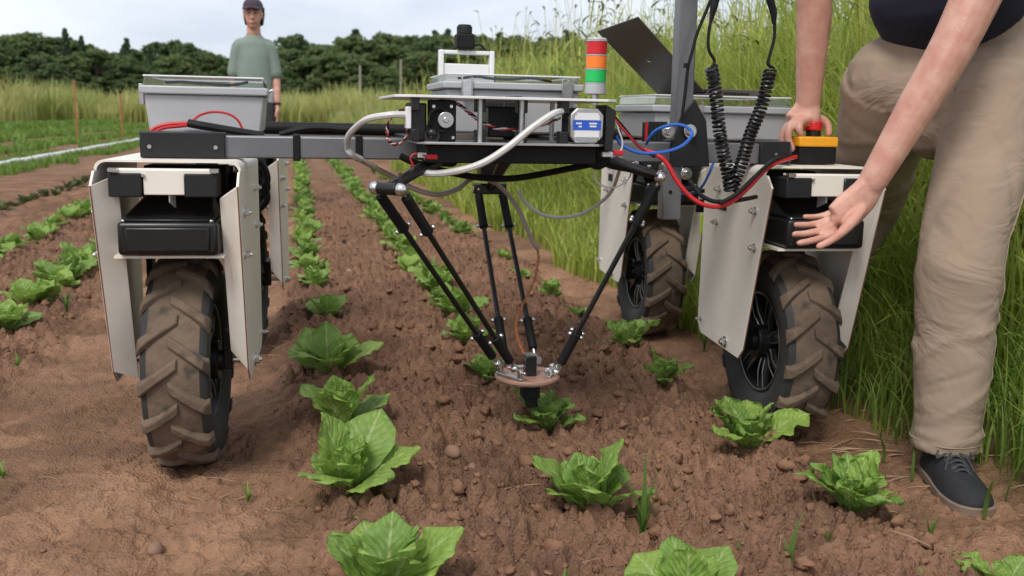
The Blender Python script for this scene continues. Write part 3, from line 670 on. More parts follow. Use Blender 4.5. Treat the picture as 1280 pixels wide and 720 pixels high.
for i in range(7):
    a = 2 * PI * i / 7
    for s in (-1, 1):
        p0 = AX + V(s * .036, math.cos(a) * .04, math.sin(a) * .04); p1 = AX + V(s * .046, math.cos(a) * .14, math.sin(a) * .14)
        tq = V(0, -math.sin(a), math.cos(a)); mb.hexa([p0 - tq * .018, p0 + tq * .018, p0 + tq * .018 + V(-s * .012, 0, 0), p0 - tq * .018 + V(-s * .012, 0, 0)], [p1 - tq * .013, p1 + tq * .013, p1 + tq * .013 + V(-s * .012, 0, 0), p1 - tq * .013 + V(-s * .012, 0, 0)])
parts(mb, 'spoke_disc', M['rim'], wheel, AX, bevel=.002)
mb = MB(); mb.cyl(AX - V(.075, 0, 0), AX + V(.075, 0, 0), .050, n=28); mb.cyl(AX - V(.088, 0, 0), AX + V(.088, 0, 0), .028, n=20); mb.box(AX + V(.098, -.0, .03), (.022, .05, .10)); mb.box(AX + V(-.098, 0, .03), (.022, .05, .10))
mb.build('hub', M['black'], wheel, AX, bevel=.003)
mb = MB(); mb.cyl(AX - V(.152, 0, 0), AX + V(.152, 0, 0), .008, n=14); mb.build('axle', M['steel'], wheel, AX)
# cover: top sheet, two side panels, bolts
C0 = V(X0, Y0, 0); HW = .163
def L_(x, y, z): return C0 + V(x, y, z)
mb = MB()                                  # folded top sheet with rounded long edges
arc = [(-HW, .760)] + [(-HW + .022 * (1 - math.cos(a)), .762 + .022 * math.sin(a)) for a in np.linspace(0, PI / 2, 6)] + [(HW - .022 * (1 - math.cos(a)), .762 + .022 * math.sin(a)) for a in np.linspace(PI / 2, 0, 6)] + [(HW, .760)]
outer = [(X0 + x, z) for x, z in arc]; inner = [(X0 + x * (HW - .005) / HW, z - (.005 if z > .761 else 0)) for x, z in arc][::-1]
vv = []; ff = []; n = len(outer)
for yy in (Y0 - .195, Y0 + .235):
    vv += [(x, yy, z) for x, z in outer + inner]
k = 2 * n
ff = [(i, (i + 1) % k, (i + 1) % k + k, i + k) for i in range(k)] + [(i, i + 1, k - 2 - i, k - 1 - i) for i in range(n - 1)] + [(k + i + 1, k + i, 2 * k - 1 - i, 2 * k - 2 - i) for i in range(n - 1)]
mb.add(vv, ff)
cover = mb.build('wheel_cover', M['cover'], rob, L_(0, 0, .78))
prof = [(-.248, .728), (-.215, .7595), (.235, .7595), (.235, .270), (.205, .240), (-.095, .232), (-.125, .262)]
for s in (-1, 1):
    mb = MB(); xa = X0 + s * HW; xb = xa - s * .006
    mb.prism([(Y0 + y, z) for y, z in prof], 0, xa, xb)
    if s > 0:                              # folded front lip on this panel
        mb.hexa([(xb + .002, Y0 - .1255, .262), (xb + .002, Y0 - .1205, .264), (xb - .040, Y0 - .105, .310), (xb - .040, Y0 - .110, .308)], [(xb + .002, Y0 - .2480, .728), (xb + .002, Y0 - .2430, .730), (xb - .040, Y0 - .224, .700), (xb - .040, Y0 - .229, .698)])
    mb.build('side_panel', M['cover'], cover, bevel=.0015, smooth=False)
    mb = MB(); mb.tube([(xa - s * .003, Y0 + y - .0012, z) for y, z in (prof[0], prof[6], prof[5])], .0016, 4); mb.build('panel_edge', M['cover_edge'], cover)
    for (y, z, r) in ((0, .258, .012), (-.155, .66, .009), (-.165, .56, .009), (.12, .60, .008), (.11, .70, .008), (.205, .285, .006)):
        mb = MB(); bolt(mb, (xa, Y0 + y, z), (s, 0, 0), r, .010); mb.build('bolt', M['steel'], cover)
mb = MB(); mb.box(L_(-HW - .0015, .08, .655), (.003, .06, .030)); mb.build('cable_slot', M['black_matt'], cover, bevel=.001)
# front strip, dark end blocks, centre tab
mb = MB(); mb.box(L_(0, -.223, .7635), (.232, .030, .006)); mb.box(L_(0, -.238, .757), (.225, .006, .016)); strip_ = mb.build('latch_bar', M['cover'], cover, bevel=.002)
mb = MB()
for x in (-.046, .046): mb.cyl(L_(x, -.239, .752), L_(x, -.247, .752), .004, n=8)
for x in (-.118, .118): mb.box(L_(x * .93, -.244, .764), (.02, .02, .008))
parts(mb, 'latch_pin', M['steel'], strip_)
for x in (-.086, .078): 
    mb = MB(); mb.box(L_(x, -.205, .730), (.072, .085, .054)); mb.build('corner_block', M['charcoal'], cover, bevel=.003)
mb = MB(); mb.box(L_(0, -.238, .7305), (.094, .006, .046)); mb.box(L_(0, -.20, .750), (.08, .07, .006)); mb.build('latch_tab', M['cover'], cover, bevel=.002)
# battery pack: low box with a lid that slopes up towards the back
mb = MB(); mb.box(L_(.002, -.140, .607), (.222, .21, .078)); bat = mb.build('battery_pack', M['black'], rob, bevel=.010, seg=3)
mb = MB(); mb.box(L_(.002, -.247, .606), (.186, .008, .056)); mb.build('front_plate', M['black'], bat, bevel=.004)
mb = MB()
for x in (-.096, .098): mb.ball(L_(x, -.236, .6475), .0046, 8, 6)
parts(mb, 'screw', M['steel'], bat)
mb = MB(); mb.hexa([L_(-.104, -.232, .6465), L_(.108, -.232, .6465), L_(.100, -.05, .6465), L_(-.096, -.05, .6465)], [L_(-.096, -.218, .656), L_(.100, -.218, .656), L_(.080, -.055, .700), L_(-.076, -.055, .700)]); mb.build('lid', M['black'], bat, bevel=.006)
mb = MB(); mb.box(L_(.0, -.12, .5625), (.245, .21, .006)); mb.build('tray', M['cover'], bat)
mb = MB(); mb.box(L_(0, .08, .66), (.20, .10, .20)); mb.box(L_(.110, .12, .50), (.016, .05, .48)); mb.box(L_(-.110, .12, .50), (.016, .05, .48)); mb.build('wheel_fork', M['black_matt'], cover, bevel=.004)
mb = MB(); mb.hexa([L_(.004, -.225, .690), L_(.007, -.225, .690), L_(.010, -.17, .672), L_(.007, -.17, .672)], [L_(.004, -.225, .712), L_(.007, -.225, .712), L_(.010, -.17, .712), L_(.007, -.17, .712)]); mb.build('inner_bracket', M['white'], cover)
# front lip of the left front cover's outer panel
xa = X0 - HW + .004
def lip_pt(y, z, k): return (xa + k * .050, Y0 + y + k * .034, z)
mb = MB(); mb.hexa([lip_pt(-.128, .265, 0), lip_pt(-.128, .238, 1), lip_pt(-.124, .238, 1), lip_pt(-.124, .265, 0)], [lip_pt(-.2485, .728, 0), lip_pt(-.2485, .752, 1), lip_pt(-.2445, .752, 1), lip_pt(-.2445, .728, 0)])
mb.build('front_lip', M['cover'], cover, bevel=.001)

def swing(o, c):
    d = WORLD[o.name] - np.asarray(c); ca, sa = math.cos(YAW), math.sin(YAW); o.rotation_euler[2] = YAW
    o.location = np.asarray(c) + V(d[0] * ca - d[1] * sa, d[0] * sa + d[1] * ca, d[2]) - WORLD[rob.name]
for xi in (0, 1):
    for yi in (0, 1):
        sh = (WX[xi] - WX[0] + .07 * yi, AY[yi] - AY[0], 0); c_ = V(X0, Y0, 0) + V(*sh)
        if xi == yi == 0: continue
        w2 = copy_part(wheel, rob, sh); cv = copy_part(cover, rob, sh); b2 = copy_part(bat, rob, sh)
        if xi: 
            for ch in list(cv.children):
                if ch.name.startswith('front_lip'): bpy.data.objects.remove(ch)
        for o in (w2, cv, b2): swing(o, c_)
        w2.rotation_euler[0] = .11 * (xi + 2 * yi)
for o in (wheel, cover, bat): swing(o, (X0, Y0, 0))

# frame
FB = 2.475                                  # front beam
mb = MB(); mb.span((-.345, FB - .025, .7865), (1.345, FB + .025, .8405)); mb.build('front_beam', M['frame'], rob, bevel=.004)
mb = MB(); mb.span((-.275, 3.75, .7865), (1.54, 3.80, .8405)); mb.build('rear_beam', M['frame'], rob, bevel=.004)
mb = MB(); mb.cyl((-.30, 3.42, .845), (1.30, 3.42, .845), .021, n=20); mb.build('cross_tube', M['black_matt'], rob)
for x in WX:
    mb = MB(); mb.hexa([(x - .025, FB + .0255, .7875), (x + .025, FB + .0255, .7875), (x + .095, 3.7495, .7875), (x + .045, 3.7495, .7875)], [(x - .025, FB + .0255, .8395), (x + .025, FB + .0255, .8395), (x + .095, 3.7495, .8395), (x + .045, 3.7495, .8395)]); mb.build('side_beam', M['frame'], rob, bevel=.004)
for (a, b_) in ((-.358, -.163), (.985, 1.085), (1.245, 1.335)):
    mb = MB(); mb.span((a, FB - .036, .7855), (b_, FB + .03, .8475)); br = mb.build('beam_bracket', M['charcoal'], rob, bevel=.003)
    mb = MB()
    for x in ((a + .022, b_ - .022) if b_ - a > .12 else ((a + b_) / 2,)): mb.cyl((x, FB - .036, .812), (x, FB - .040, .812), .005, n=10)
    parts(mb, 'screw', M['steel'], br)
for u in (371, 449):
    p = spot(u, 190, FB - .03); mb = MB(); mb.span((p[0] - .009, FB - .030, .781), (p[0] + .009, FB + .030, .846)); mb.build('strap', M['black_matt'], rob, bevel=.003)
mb = MB()                                   # bracing from the delta base to the beams
for x in (.36, .88): mb.span((x - .02, FB + .026, .80), (x + .02, 3.749, .835))
mb.build('centre_rail', M['black_matt'], rob, bevel=.003)

# enclosures with clear lids
def enclosure(x0, x1, y0, y1, z0, z1, lid, latches, dark=False, inside=True):
    mb = MB(); t_ = .012
    mb.hexa([(x0 + t_, y0 + t_, z0), (x1 - t_, y0 + t_, z0), (x1 - t_, y1 - t_, z0), (x0 + t_, y1 - t_, z0)], [(x0 + .003, y0 + .003, z1), (x1 - .003, y0 + .003, z1), (x1 - .003, y1 - .003, z1), (x0 + .003, y1 - .003, z1)])
    e = mb.build('enclosure', M['boxgrey'], rob, bevel=.006)
    mb = MB(); mb.span((x0 - .008, y0 - .008, z1 + .001), (x1 + .008, y1 + .008, z1 + .022)); mb.build('rim_flange', M['boxgrey'], e, bevel=.004)
    mb = MB(); a = .002; zz = z1 + .0225; z2 = zz + lid
    mb.hexa([(x0 + a, y0 + a, zz), (x1 - a, y0 + a, zz), (x1 - a, y1 - a, zz), (x0 + a, y1 - a, zz)], [(x0 + .006, y0 + .006, z2), (x1 - .006, y0 + .006, z2), (x1 - .006, y1 - .006, z2), (x0 + .006, y1 - .006, z2)])
    mb.build('clear_lid', M['clear'], e, bevel=.003)
    mb = MB(); mb.tube([(x0 + .004, y0 + .004, z2 - .001), (x1 - .004, y0 + .004, z2 - .001), (x1 - .004, y1 - .004, z2 - .001), (x0 + .004, y1 - .004, z2 - .001), (x0 + .004, y0 + .004, z2 - .001)], .0022, 6); mb.build('lid_edge', M['white'], e)
    if inside:
        mb = MB(); rr = np.random.default_rng(int(abs(x0) * 999))
        pts = curve([(x0 + .05 + (x1 - x0 - .1) * j / 6, y0 + .05 + rr.random() * .12, zz + .006 + .012 * rr.random()) for j in range(7)], 6); mb.tube(pts, .004, 6); mb.build('inner_cable', M['black_matt'], e)
    for (lx, fy) in latches:
        mb = MB()
        if fy == 'front': mb.box((lx, y0 - .0115, z1 - .004), (.026, .012, .055)); mb.tube([(lx - .015, y0 - .014, z1 - .02), (lx - .015, y0 - .014, z1 + .034), (lx + .015, y0 - .014, z1 + .034), (lx + .015, y0 - .014, z1 - .02)], .0028, 6)
        elif fy == 'left': mb.box((x0 - .012, lx, z1 + .0), (.012, .028, .055))
        else: mb.box((x1 + .012, lx, z1 + .002), (.014, .028, .034)); mb.tube([(x1 + .008, lx - .015, z1 + .012), (x1 + .02, lx - .015, z1 + .02), (x1 + .02, lx + .015, z1 + .02), (x1 + .008, lx + .015, z1 + .012)], .003, 6)
        mb.build('latch', M['alu'], e, bevel=.001)
    return e
zt = lambda v, y, u=260: float(spot(u, v, y)[2])
BL = enclosure(spot(178, 120, 2.72)[0], spot(331, 120, 2.72)[0], 2.72, 3.10, .842, zt(119, 2.72), .026, ((2.80, 'right'), (2.98, 'right'), (2.80, 'left')))
BC = enclosure(spot(557, 110, 2.85)[0], spot(726, 110, 2.85)[0], 2.85, 3.20, .850, zt(113, 2.85, 640), .022, ((spot(583, 110, 2.85)[0], 'front'), (spot(708, 110, 2.85)[0], 'front')))
BR = enclosure(spot(818, 140, 2.78)[0], spot(990, 140, 2.78)[0], 2.78, 3.12, .842, zt(142, 2.78, 900), .030, ((spot(870, 140, 2.78)[0], 'front'),), inside=False)
mb = MB()
for u in (618, 642):
    p = spot(u, 133, 2.845); mb.box(p, (.052, .016, .060))
parts(mb, 'socket_cover', M['black'], BC, bevel=.003)
mb = MB(); p = spot(818, 165, 2.70); mb.box(p + V(0, .0, -.012), (.060, .05, .085)); rel = mb.build('relay_block', M['black'], rob, bevel=.003)
mb = MB()
for i in range(5): mb.box(p + V(-.022 + i * .012, -.026, -.005), (.005, .004, .07))
parts(mb, 'rib', M['charcoal'], rel)
mb = MB(); mb.box(p + V(-.0322, -.018, -.012), (.004, .012, .08)); mb.build('side_plate', M['red'], rel)
# white carrying frame with the lidar on top, behind the centre box
a, b_ = spot(548, 62, 3.25), spot(616, 122, 3.25)
mb = MB(); z0, z1 = b_[2] - .12, a[2]
for x in (a[0] + .008, b_[0] - .008): mb.span((x - .008, 3.23, z0), (x + .008, 3.262, z1))
mb.span((a[0] + .0165, 3.232, z1 - .014), (b_[0] - .0165, 3.26, z1 - .001)); mb.span((a[0] + .0165, 3.238, z0), (b_[0] - .0165, 3.252, spot(580, 80, 3.25)[2]))
mb.span((a[0] - .02, 3.225, z0 - .03), (b_[0] + .02, 3.26, z0 - .002))
cf = mb.build('carry_frame', M['white'], rob, bevel=.003)
p = spot(580, 62, 3.25); q_ = spot(580, 31, 3.25); h = q_[2] - p[2]
mb = MB(); mb.span((p[0] - .030, 3.215, p[2] + .001), (p[0] + .030, 3.275, p[2] + h * .62)); ld = mb.build('sensor', M['black_matt'], rob, bevel=.005)
mb = MB(); mb.cyl(p + V(0, -.005, h * .621), p + V(0, -.005, h * .93), .026, n=24); mb.cyl(p + V(0, -.005, h * .931), p + V(0, -.005, h), .0235, .021, n=24); mb.build('lens_cap', M['charcoal'], ld, bevel=.002)
mb = MB(); mb.tube(curve([p + V(.03, 0, .012), p + V(.06, .0, .015), p + V(.09, .01, -.03), p + V(.11, .02, -.10), p + V(.12, .02, -.16)], 6), .0035, 6); mb.build('cable', M['black_matt'], rob)

# signal light tower
def zc(v, y, u): return float(spot(u, v, y)[2])
p = spot(744.5, 100, 2.62); X, Yl = p[0], 2.62; tow = None; rl = .0285
for (v0, v1, mk, nm) in ((118, 105, 'boxgrey', 'base'), (105, 87.5, 'green', 'green_lens'), (87.5, 70, 'orange', 'orange_lens'), (70, 52, 'red', 'red_lens'), (52, 47.5, 'boxgrey', 'cap')):
    mb = MB(); za, zb = zc(v0, Yl, 744), zc(v1, Yl, 744); g_ = .0035
    if nm == 'base': mb.cyl((X, Yl, za), (X, Yl, zb), rl * 1.02, n=32); tow = mb.build('signal_tower', M[mk], rob, bevel=.002)
    else:
        mb.cyl((X, Yl, za + g_), (X, Yl, zb), rl, rl if nm != 'cap' else rl * .9, n=32); mb.build(nm, M[mk], tow, bevel=.002)
        mb = MB(); mb.cyl((X, Yl, za + .0002), (X, Yl, za + g_ - .0002), rl * 1.03, n=32); mb.build('ring', M['boxgrey'], tow)
mb = MB(); mb.cyl((X, Yl, zc(131, Yl, 744)), (X, Yl, zc(118.2, Yl, 744)), .010, n=14); mb.build('stem', M['alu'], tow)

# delta base: white deck, lower plate, standoffs
DX, DY = .52, 2.52
zu, zl = .9385, .8335
def plate(name, x0, x1, y0, y1, z, th, m_, cut=.06):
    mb = MB(); mb.prism([(x0 + cut, y0), (x1 - cut, y0), (x1, y0 + cut), (x1, y1 - cut), (x1 - cut, y1), (x0 + cut, y1), (x0, y1 - cut), (x0, y0 + cut)], 2, z, z + th); return mb.build(name, m_, rob, bevel=.001)
deck = plate('top_deck', .225, .755, 2.20, 2.68, zu, .006, M['white'], .03)
plate('lower_plate', .275, .725, 2.20, 2.44, zl, .006, M['alu'], .02)
mb = MB(); mb.span((.30, 2.235, .790), (.71, 2.43, .832)); mb.build('beam_shade_block', M['black_matt'], rob, bevel=.003)  # added black block; its colour stands in for shade on the front beam
mb = MB()
for (u, y) in ((600, 2.24), (652, 2.24), (600, 2.42), (690, 2.42)):
    x = spot(u, 150, y)[0]; mb.cyl((x, y, zl + .006), (x, y, zu), .0065, n=12)
parts(mb, 'standoff', M['alu'], deck)
mb = MB()
for (u, y, w) in ((704, 2.23, .022), (652, 2.26, .024), (600, 2.26, .024), (519, 2.22, .018)):
    x = spot(u, 150, y)[0]; mb.span((x - w / 2, y - .012, zl + .0062), (x + w / 2, y + .02, zl + .034)); mb.span((x - w / 2, y - .012, zu - .03), (x + w / 2, y + .02, zu - .0004))
parts(mb, 'deck_foot', M['black'], deck, bevel=.002)
# left motor block with pulley
c = spot(541, 154, 2.24)
mb = MB(); mb.span((spot(512, 150, 2.24)[0], 2.235, zl + .0063), (spot(533, 150, 2.24)[0], 2.33, zu - .012)); motl = mb.build('motor', M['black'], rob, bevel=.004)
mb = MB(); mb.span((spot(535, 150, 2.23)[0], 2.225, zl + .0063), (spot(570, 150, 2.23)[0], 2.245, zu - .004)); mb.build('gear_plate', M['black_matt'], motl, bevel=.004)
p = spot(557, 150, 2.215)
mb = MB(); mb.cyl(p + V(0, -.006, 0), p + V(0, .010, 0), .0185, n=26); mb.cyl(p + V(0, -.009, 0), p + V(0, -.006, 0), .007, n=14); mb.build('pulley', M['alu'], motl, bevel=.002)
mb = MB(); pts = [p + V(.026 * math.cos(a) - .012, .004, .026 * math.sin(a)) for a in np.linspace(.9, 5.2, 12)]; mb.tube(pts, [(.008, .004)] * 12, 6, ref=(0, 1, 0)); mb.ball(spot(540, 167, 2.22), .014, 12, 8); mb.cyl(spot(540, 170, 2.215), spot(540, 170, 2.25), .018, n=20); mb.build('belt', M['black'], motl)
mb = MB(); p = spot(510, 147, 2.232); mb.box(p, (.012, .03, .05)); mb.build('connector', M['white'], motl, bevel=.002)
mb = MB()
for (u, v) in ((542, 133), (564, 133), (542, 172), (566, 172)): q_ = spot(u, v, 2.2245); mb.cyl(q_, q_ + V(0, -.004, 0), .0038, n=10)
parts(mb, 'screw', M['steel'], motl)
# right motor with blue label
c = spot(733, 157, 2.21); hw = .041
mb = MB(); mb.prism([(c[0] - hw, c[2] - hw * .62), (c[0] - hw * .62, c[2] - hw), (c[0] + hw * .62, c[2] - hw), (c[0] + hw, c[2] - hw * .62), (c[0] + hw, c[2] + hw * .62), (c[0] + hw * .62, c[2] + hw), (c[0] - hw * .62, c[2] + hw), (c[0] - hw, c[2] + hw * .62)], 1, 2.205, 2.225); motr = mb.build('motor', M['alu'], rob, bevel=.003)
mb = MB(); mb.prism([(c[0] - hw, c[2] - hw * .62), (c[0] - hw * .62, c[2] - hw), (c[0] + hw * .62, c[2] - hw), (c[0] + hw, c[2] - hw * .62), (c[0] + hw, c[2] + hw * .62), (c[0] + hw * .62, c[2] + hw), (c[0] - hw * .62, c[2] + hw), (c[0] - hw, c[2] + hw * .62)], 1, 2.2252, 2.285); mb.build('stator', M['black'], motr, bevel=.003)
mb = MB(); mb.span((c[0] - hw * .84, 2.2035, c[2] - hw * .26), (c[0] + hw * .84, 2.2047, c[2] + hw * .30)); mb.build('label_plate', M['label_blue'], motr)
mb = MB(); mb.span((c[0] - hw * .74, 2.2041, c[2] - hw * .66), (c[0] + hw * .74, 2.2048, c[2] - hw * .285)); mb.span((c[0] - hw * .74, 2.2041, c[2] + hw * .325), (c[0] + hw * .74, 2.2048, c[2] + hw * .72)); parts(mb, 'label_band', M['white'], motr)
mb = MB()
for (x, z, w) in ((-.5, .12, .34), (-.42, -.06, .18), (.35, .12, .46), (.35, -.04, .40)): mb.box((c[0] + hw * x, 2.2031, c[2] + hw * z), (hw * w, .0006, hw * .09))
mb.build('print', M['white'], motr)
mb = MB()
for sx in (-1, 1):
    for sz in (-1, 1): mb.cyl((c[0] + sx * hw * .72, 2.2045, c[2] + sz * hw * .72), (c[0] + sx * hw * .72, 2.202, c[2] + sz * hw * .72), .003, n=8)
parts(mb, 'screw', M['steel'], motr)
mb = MB(); mb.prism([(spot(756, 150, 2.22)[0], zl - .01), (spot(766, 150, 2.22)[0], zl - .01), (spot(770, 140, 2.22)[0], zu - .02), (spot(757, 140, 2.22)[0], zu - .006)], 1, 2.215, 2.30); mb.build('motor_mount', M['black'], rob, bevel=.002)
# rear motor (dark) between the plates
mb = MB(); mb.span((.50, 2.52, .845), (.60, 2.62, .925)); mb.build('motor', M['black'], rob, bevel=.004)

# upper arms
EL = spot(485, 236, 2.17); ER = spot(826, 221, 2.30); EB = spot(612, 236, 2.86)
def arm(shoulder, elbow, w0, w1, hz=.030, name='upper_arm'):
    d = unit(elbow - shoulder); sdv = unit(np.cross(d, V(0, 0, 1)))
    mb = MB(); pts = [shoulder, shoulder + d * .04, (shoulder + elbow) / 2, elbow - d * .012]
    mb.tube(pts, [(hz * .5, w0), (hz * .62, w0), (hz * .45, (w0 + w1) / 2), (hz * .38, w1)], 4 * 4, ref=(0, 0, 1)); o = mb.build(name, M['black'], rob, bevel=0)
    mb = MB(); mb.cyl(shoulder - sdv * .025, shoulder + sdv * .025, .030, n=24); mb.cyl(shoulder - sdv * .031, shoulder + sdv * .031, .012, n=16); mb.build('shoulder_joint', M['black_matt'], o, bevel=.003)
    mb = MB(); mb.cyl(elbow - sdv * .026, elbow + sdv * .026, .014, n=18); mb.build('elbow', M['black'], o, bevel=.002)
    for s in (-1, 1):
        mb = MB(); mb.ball(elbow + sdv * s * .037, .0155, 16, 12); mb.cyl(elbow + sdv * s * .024, elbow + sdv * s * .030, .009, n=12); mb.build('ball_joint', M['steel'], o)
    for tt in (.35, .6, .8):
        q_ = shoulder + (elbow - shoulder) * tt + V(0, -.002, hz * .42); mb = MB(); mb.cyl(q_, q_ + V(0, -.002, .006), .0055, n=10); parts(mb, 'screw', M['steel'], o)
    return sdv
SL = spot(556, 193, 2.33); SR = spot(748, 197, 2.36); SB = V(.585, 2.60, .815)
sl = arm(SL, EL, .016, .013); sr = arm(SR, ER, .016, .013); sb_ = arm(SB, EB, .022, .014)
mb = MB(); mb.span((EB[0] - .034, EB[1] - .03, EB[2] + .025), (EB[0] + .026, EB[1] + .03, .79)); mb.span((EB[0] - .05, EB[1] - .016, EB[2] - .016), (EB[0] + .05, EB[1] + .016, EB[2] + .016)); mb.build('rear_elbow_block', M['black'], rob, bevel=.004)
# effector
EF = spot(659, 471, 2.44)
mb = MB(); mb.lathe([(.0, .008), (.086, .008), (.088, .006), (.088, .0), (.086, -.001), (0, -.001)], EF, 2, 48); eff = mb.build('effector_plate', M['copper'], rob)
mb = MB(); mb.lathe([(.0, -.0012), (.083, -.0012), (.083, -.006), (0, -.006)], EF, 2, 40); mb.build('effector_underplate', M['steel'], eff)
for (ang, w) in ((210, .11), (330, .06), (90, .10)):
    a = math.radians(ang); d = V(math.cos(a), math.sin(a), 0); s_ = V(-d[1], d[0], 0); c = EF + d * .062 + V(0, 0, .008)
    mb = MB()
    for s in (-1, 1):
        q_ = c + s_ * s * w * .35; mb.box(q_ + V(0, 0, .014), (.012, .012, .028), np.stack([d, s_, V(0, 0, 1)], 1)); mb.cyl(q_ + V(0, 0, .022), q_ + s_ * s * .02 + V(0, 0, .022), .005, n=10)
    mb.box(c + V(0, 0, .004), (.018, w * .86, .006), np.stack([d, s_, V(0, 0, 1)], 1)); mb.build('clevis', M['alu'], eff, bevel=.0015)
mb = MB(); mb.box(EF + V(.004, -.012, .036), (.030, .030, .054)); mb.build('gripper_motor', M['black'], eff, bevel=.002)
mb = MB(); mb.box(EF + V(.004, -.012, .0655), (.026, .026, .004)); mb.box(EF + V(.024, .0, .045), (.026, .002, .020)); mb.build('motor_cap', M['alu'], eff)
mb = MB()
for (x, y) in ((-.03, -.06), (.045, -.055)): mb.cyl(EF + V(x, y, .008), EF + V(x, y, .013), .0055, n=6)
parts(mb, 'nut', M['steel'], eff)
mb = MB(); mb.box(EF + V(.006, -.01, -.030), (.046, .046, .047)); mb.box(EF + V(.010, -.012, -.067), (.030, .030, .026)); mb.build('gripper', M['black_matt'], eff, bevel=.003)
# parallel rods
def rod(a, b_):
    d = unit(b_ - a); l = np.linalg.norm(b_ - a); mb = MB()
    mb.cyl(a + d * .05, b_ - d * .05, .0068, n=14); o = mb.build('rod', M['black'], rob)
    mb = MB(); mb.cyl(a + d * .022, a + d * .135, .0125, n=18); mb.cyl(b_ - d * .125, b_ - d * .03, .0125, n=18); parts(mb, 'sleeve', M['black_matt'], o, bevel=.002)
    mb = MB(); mb.cyl(a, a + d * .024, .0042, n=10); mb.cyl(b_ - d * .032, b_, .0042, n=10)
    mb.ball(b_, .0115, 14, 10); sx = unit(np.cross(d, V(0, 1, 0)))
    for q_ in (a + d * .128, b_ - d * .118):
        for s in (-1, 1): mb.ball(q_ + sx * s * .0165, .0062, 10, 8); mb.cyl(q_, q_ + sx * s * .013, .003, n=8)
    parts(mb, 'clamp_screw', M['steel'], o)
def eff_pt(ang, s, w): 
    a = math.radians(ang); d = V(math.cos(a), math.sin(a), 0); s_ = V(-d[1], d[0], 0); return EF + d * .062 + s_ * s * w + V(0, 0, .030)
for s in (-1, 1):
    rod(EL + sl * s * .037, spot((646, 462), 462, 2.44)[0:3] if False else spot(622 if np.dot(sl * s, V(1, 0, 0)) < 0 else 643, 455 if np.dot(sl * s, V(1, 0, 0)) < 0 else 461, 2.40 + (.02 if np.dot(sl * s, V(1, 0, 0)) < 0 else -.02)))
    rod(EB + sb_ * s * .037, spot(650 + (19 if np.dot(sb_ * s, V(1, 0, 0)) > 0 else -19), 448, 2.53))
    rod(ER + sr * s * .037, spot(696, 463, 2.43) + sr * s * .020)

# tower post and its bracket
pt0, pt1 = spot(838, 272, 2.40), spot(862, -70, 2.40)
d = unit(pt1 - pt0); q0 = spot(846, 175, 2.40)
mb = MB(); X_ = V(1, 0, 0); Y_ = V(0, 1, 0)
def bar(mb, a, b_, wx, wy):
    a = np.asarray(a); b_ = np.asarray(b_); mb.hexa([a + V(-wx, -wy, 0), a + V(wx, -wy, 0), a + V(wx, wy, 0), a + V(-wx, wy, 0)], [b_ + V(-wx, -wy, 0), b_ + V(wx, -wy, 0), b_ + V(wx, wy, 0), b_ + V(-wx, wy, 0)])
bar(mb, spot(850, 176, 2.41), pt1 + V(0, .01, .35), .024, .022); post = mb.build('mast', M['frame'], rob, bevel=.004)
mb = MB(); bar(mb, spot(836, 274, 2.415), spot(838, 206, 2.415), .026, .020); mb.build('mast_foot', M['frame'], rob, bevel=.003)
mb = MB(); mb.prism([(spot(833, 207, 2.40)[0], .78), (spot(884, 207, 2.40)[0], .78), (spot(880, 150, 2.40)[0], .90), (spot(866, 120, 2.40)[0], .955), (spot(846, 150, 2.40)[0], .90)], 1, 2.384, 2.3925); brk = mb.build('mast_bracket', M['charcoal'], rob, bevel=.002)
for (u, v, r) in ((835, 164, .018), (862, 164, .018), (857, 217, .016)):
    p = spot(u, v, 2.382); mb = MB(); mb.cyl(p, p + V(0, -.006, 0), r, n=20); mb.cyl(p + V(0, -.006, 0), p + V(0, -.018, 0), r * .7, n=6); mb.build('bolt', M['steel'], brk, bevel=.001)
mb = MB(); p = spot(838, 240, 2.394); mb.cyl(p, p + V(0, -.001, 0), .005, n=12); mb.build('bolt_hole', M['black_matt'], brk)
mb = MB(); mb.tube(curve([spot(u, v, 2.36) for u, v in ((905, -60), (890, -5), (872, 40), (866, 62), (860, 85), (856, 120), (852, 150))], 6), .0045, 8); mb.build('cable', M['black_matt'], rob)
mb = MB(); q_ = spot(858, 82, 2.36); mb.box(q_, (.012, .012, .012)); mb.build('cable_tie', M['black_matt'], rob)
# control arm overhead carrying the coiled leads
mb = MB(); p = spot(930, -8, 2.30); mb.box(p + V(0, 0, .006), (.17, .06, .03)); hs = mb.build('handset', M['black'], rob, bevel=.006)
mb = MB(); mb.cyl(p + V(.05, .01, .02), pt1 + V(0, 0, .2), .008, n=10); mb.build('handset_stay', M['black_matt'], hs)
def coil(path, r, turns, rw):
    P = curve(path, 24); n = int(turns * 14); L_s = np.concatenate([[0], np.cumsum([np.linalg.norm(P[i + 1] - P[i]) for i in range(len(P) - 1)])]); o = []
    A = np.array(P); side = None
    for i in range(n + 1):
        sarc = L_s[-1] * i / n; p = np.array([np.interp(sarc, L_s, A[:, k]) for k in range(3)]); p2 = np.array([np.interp(min(sarc + .004, L_s[-1]), L_s, A[:, k]) for k in range(3)]); p1 = np.array([np.interp(max(sarc - .004, 0), L_s, A[:, k]) for k in range(3)])
        T = unit(p2 - p1); side = unit((V(1, 0, 0) if side is None else side) - T * np.dot(V(1, 0, 0) if side is None else side, T)); oo = np.cross(T, side); a = 2 * PI * turns * i / n
        o.append(p + (side * math.cos(a) + oo * math.sin(a)) * r)
    mb = MB(); mb.tube(o, rw, 6); return mb
YC = 2.24
wob = lambda pts: [spot(u, v, y) for u, v, y in pts]
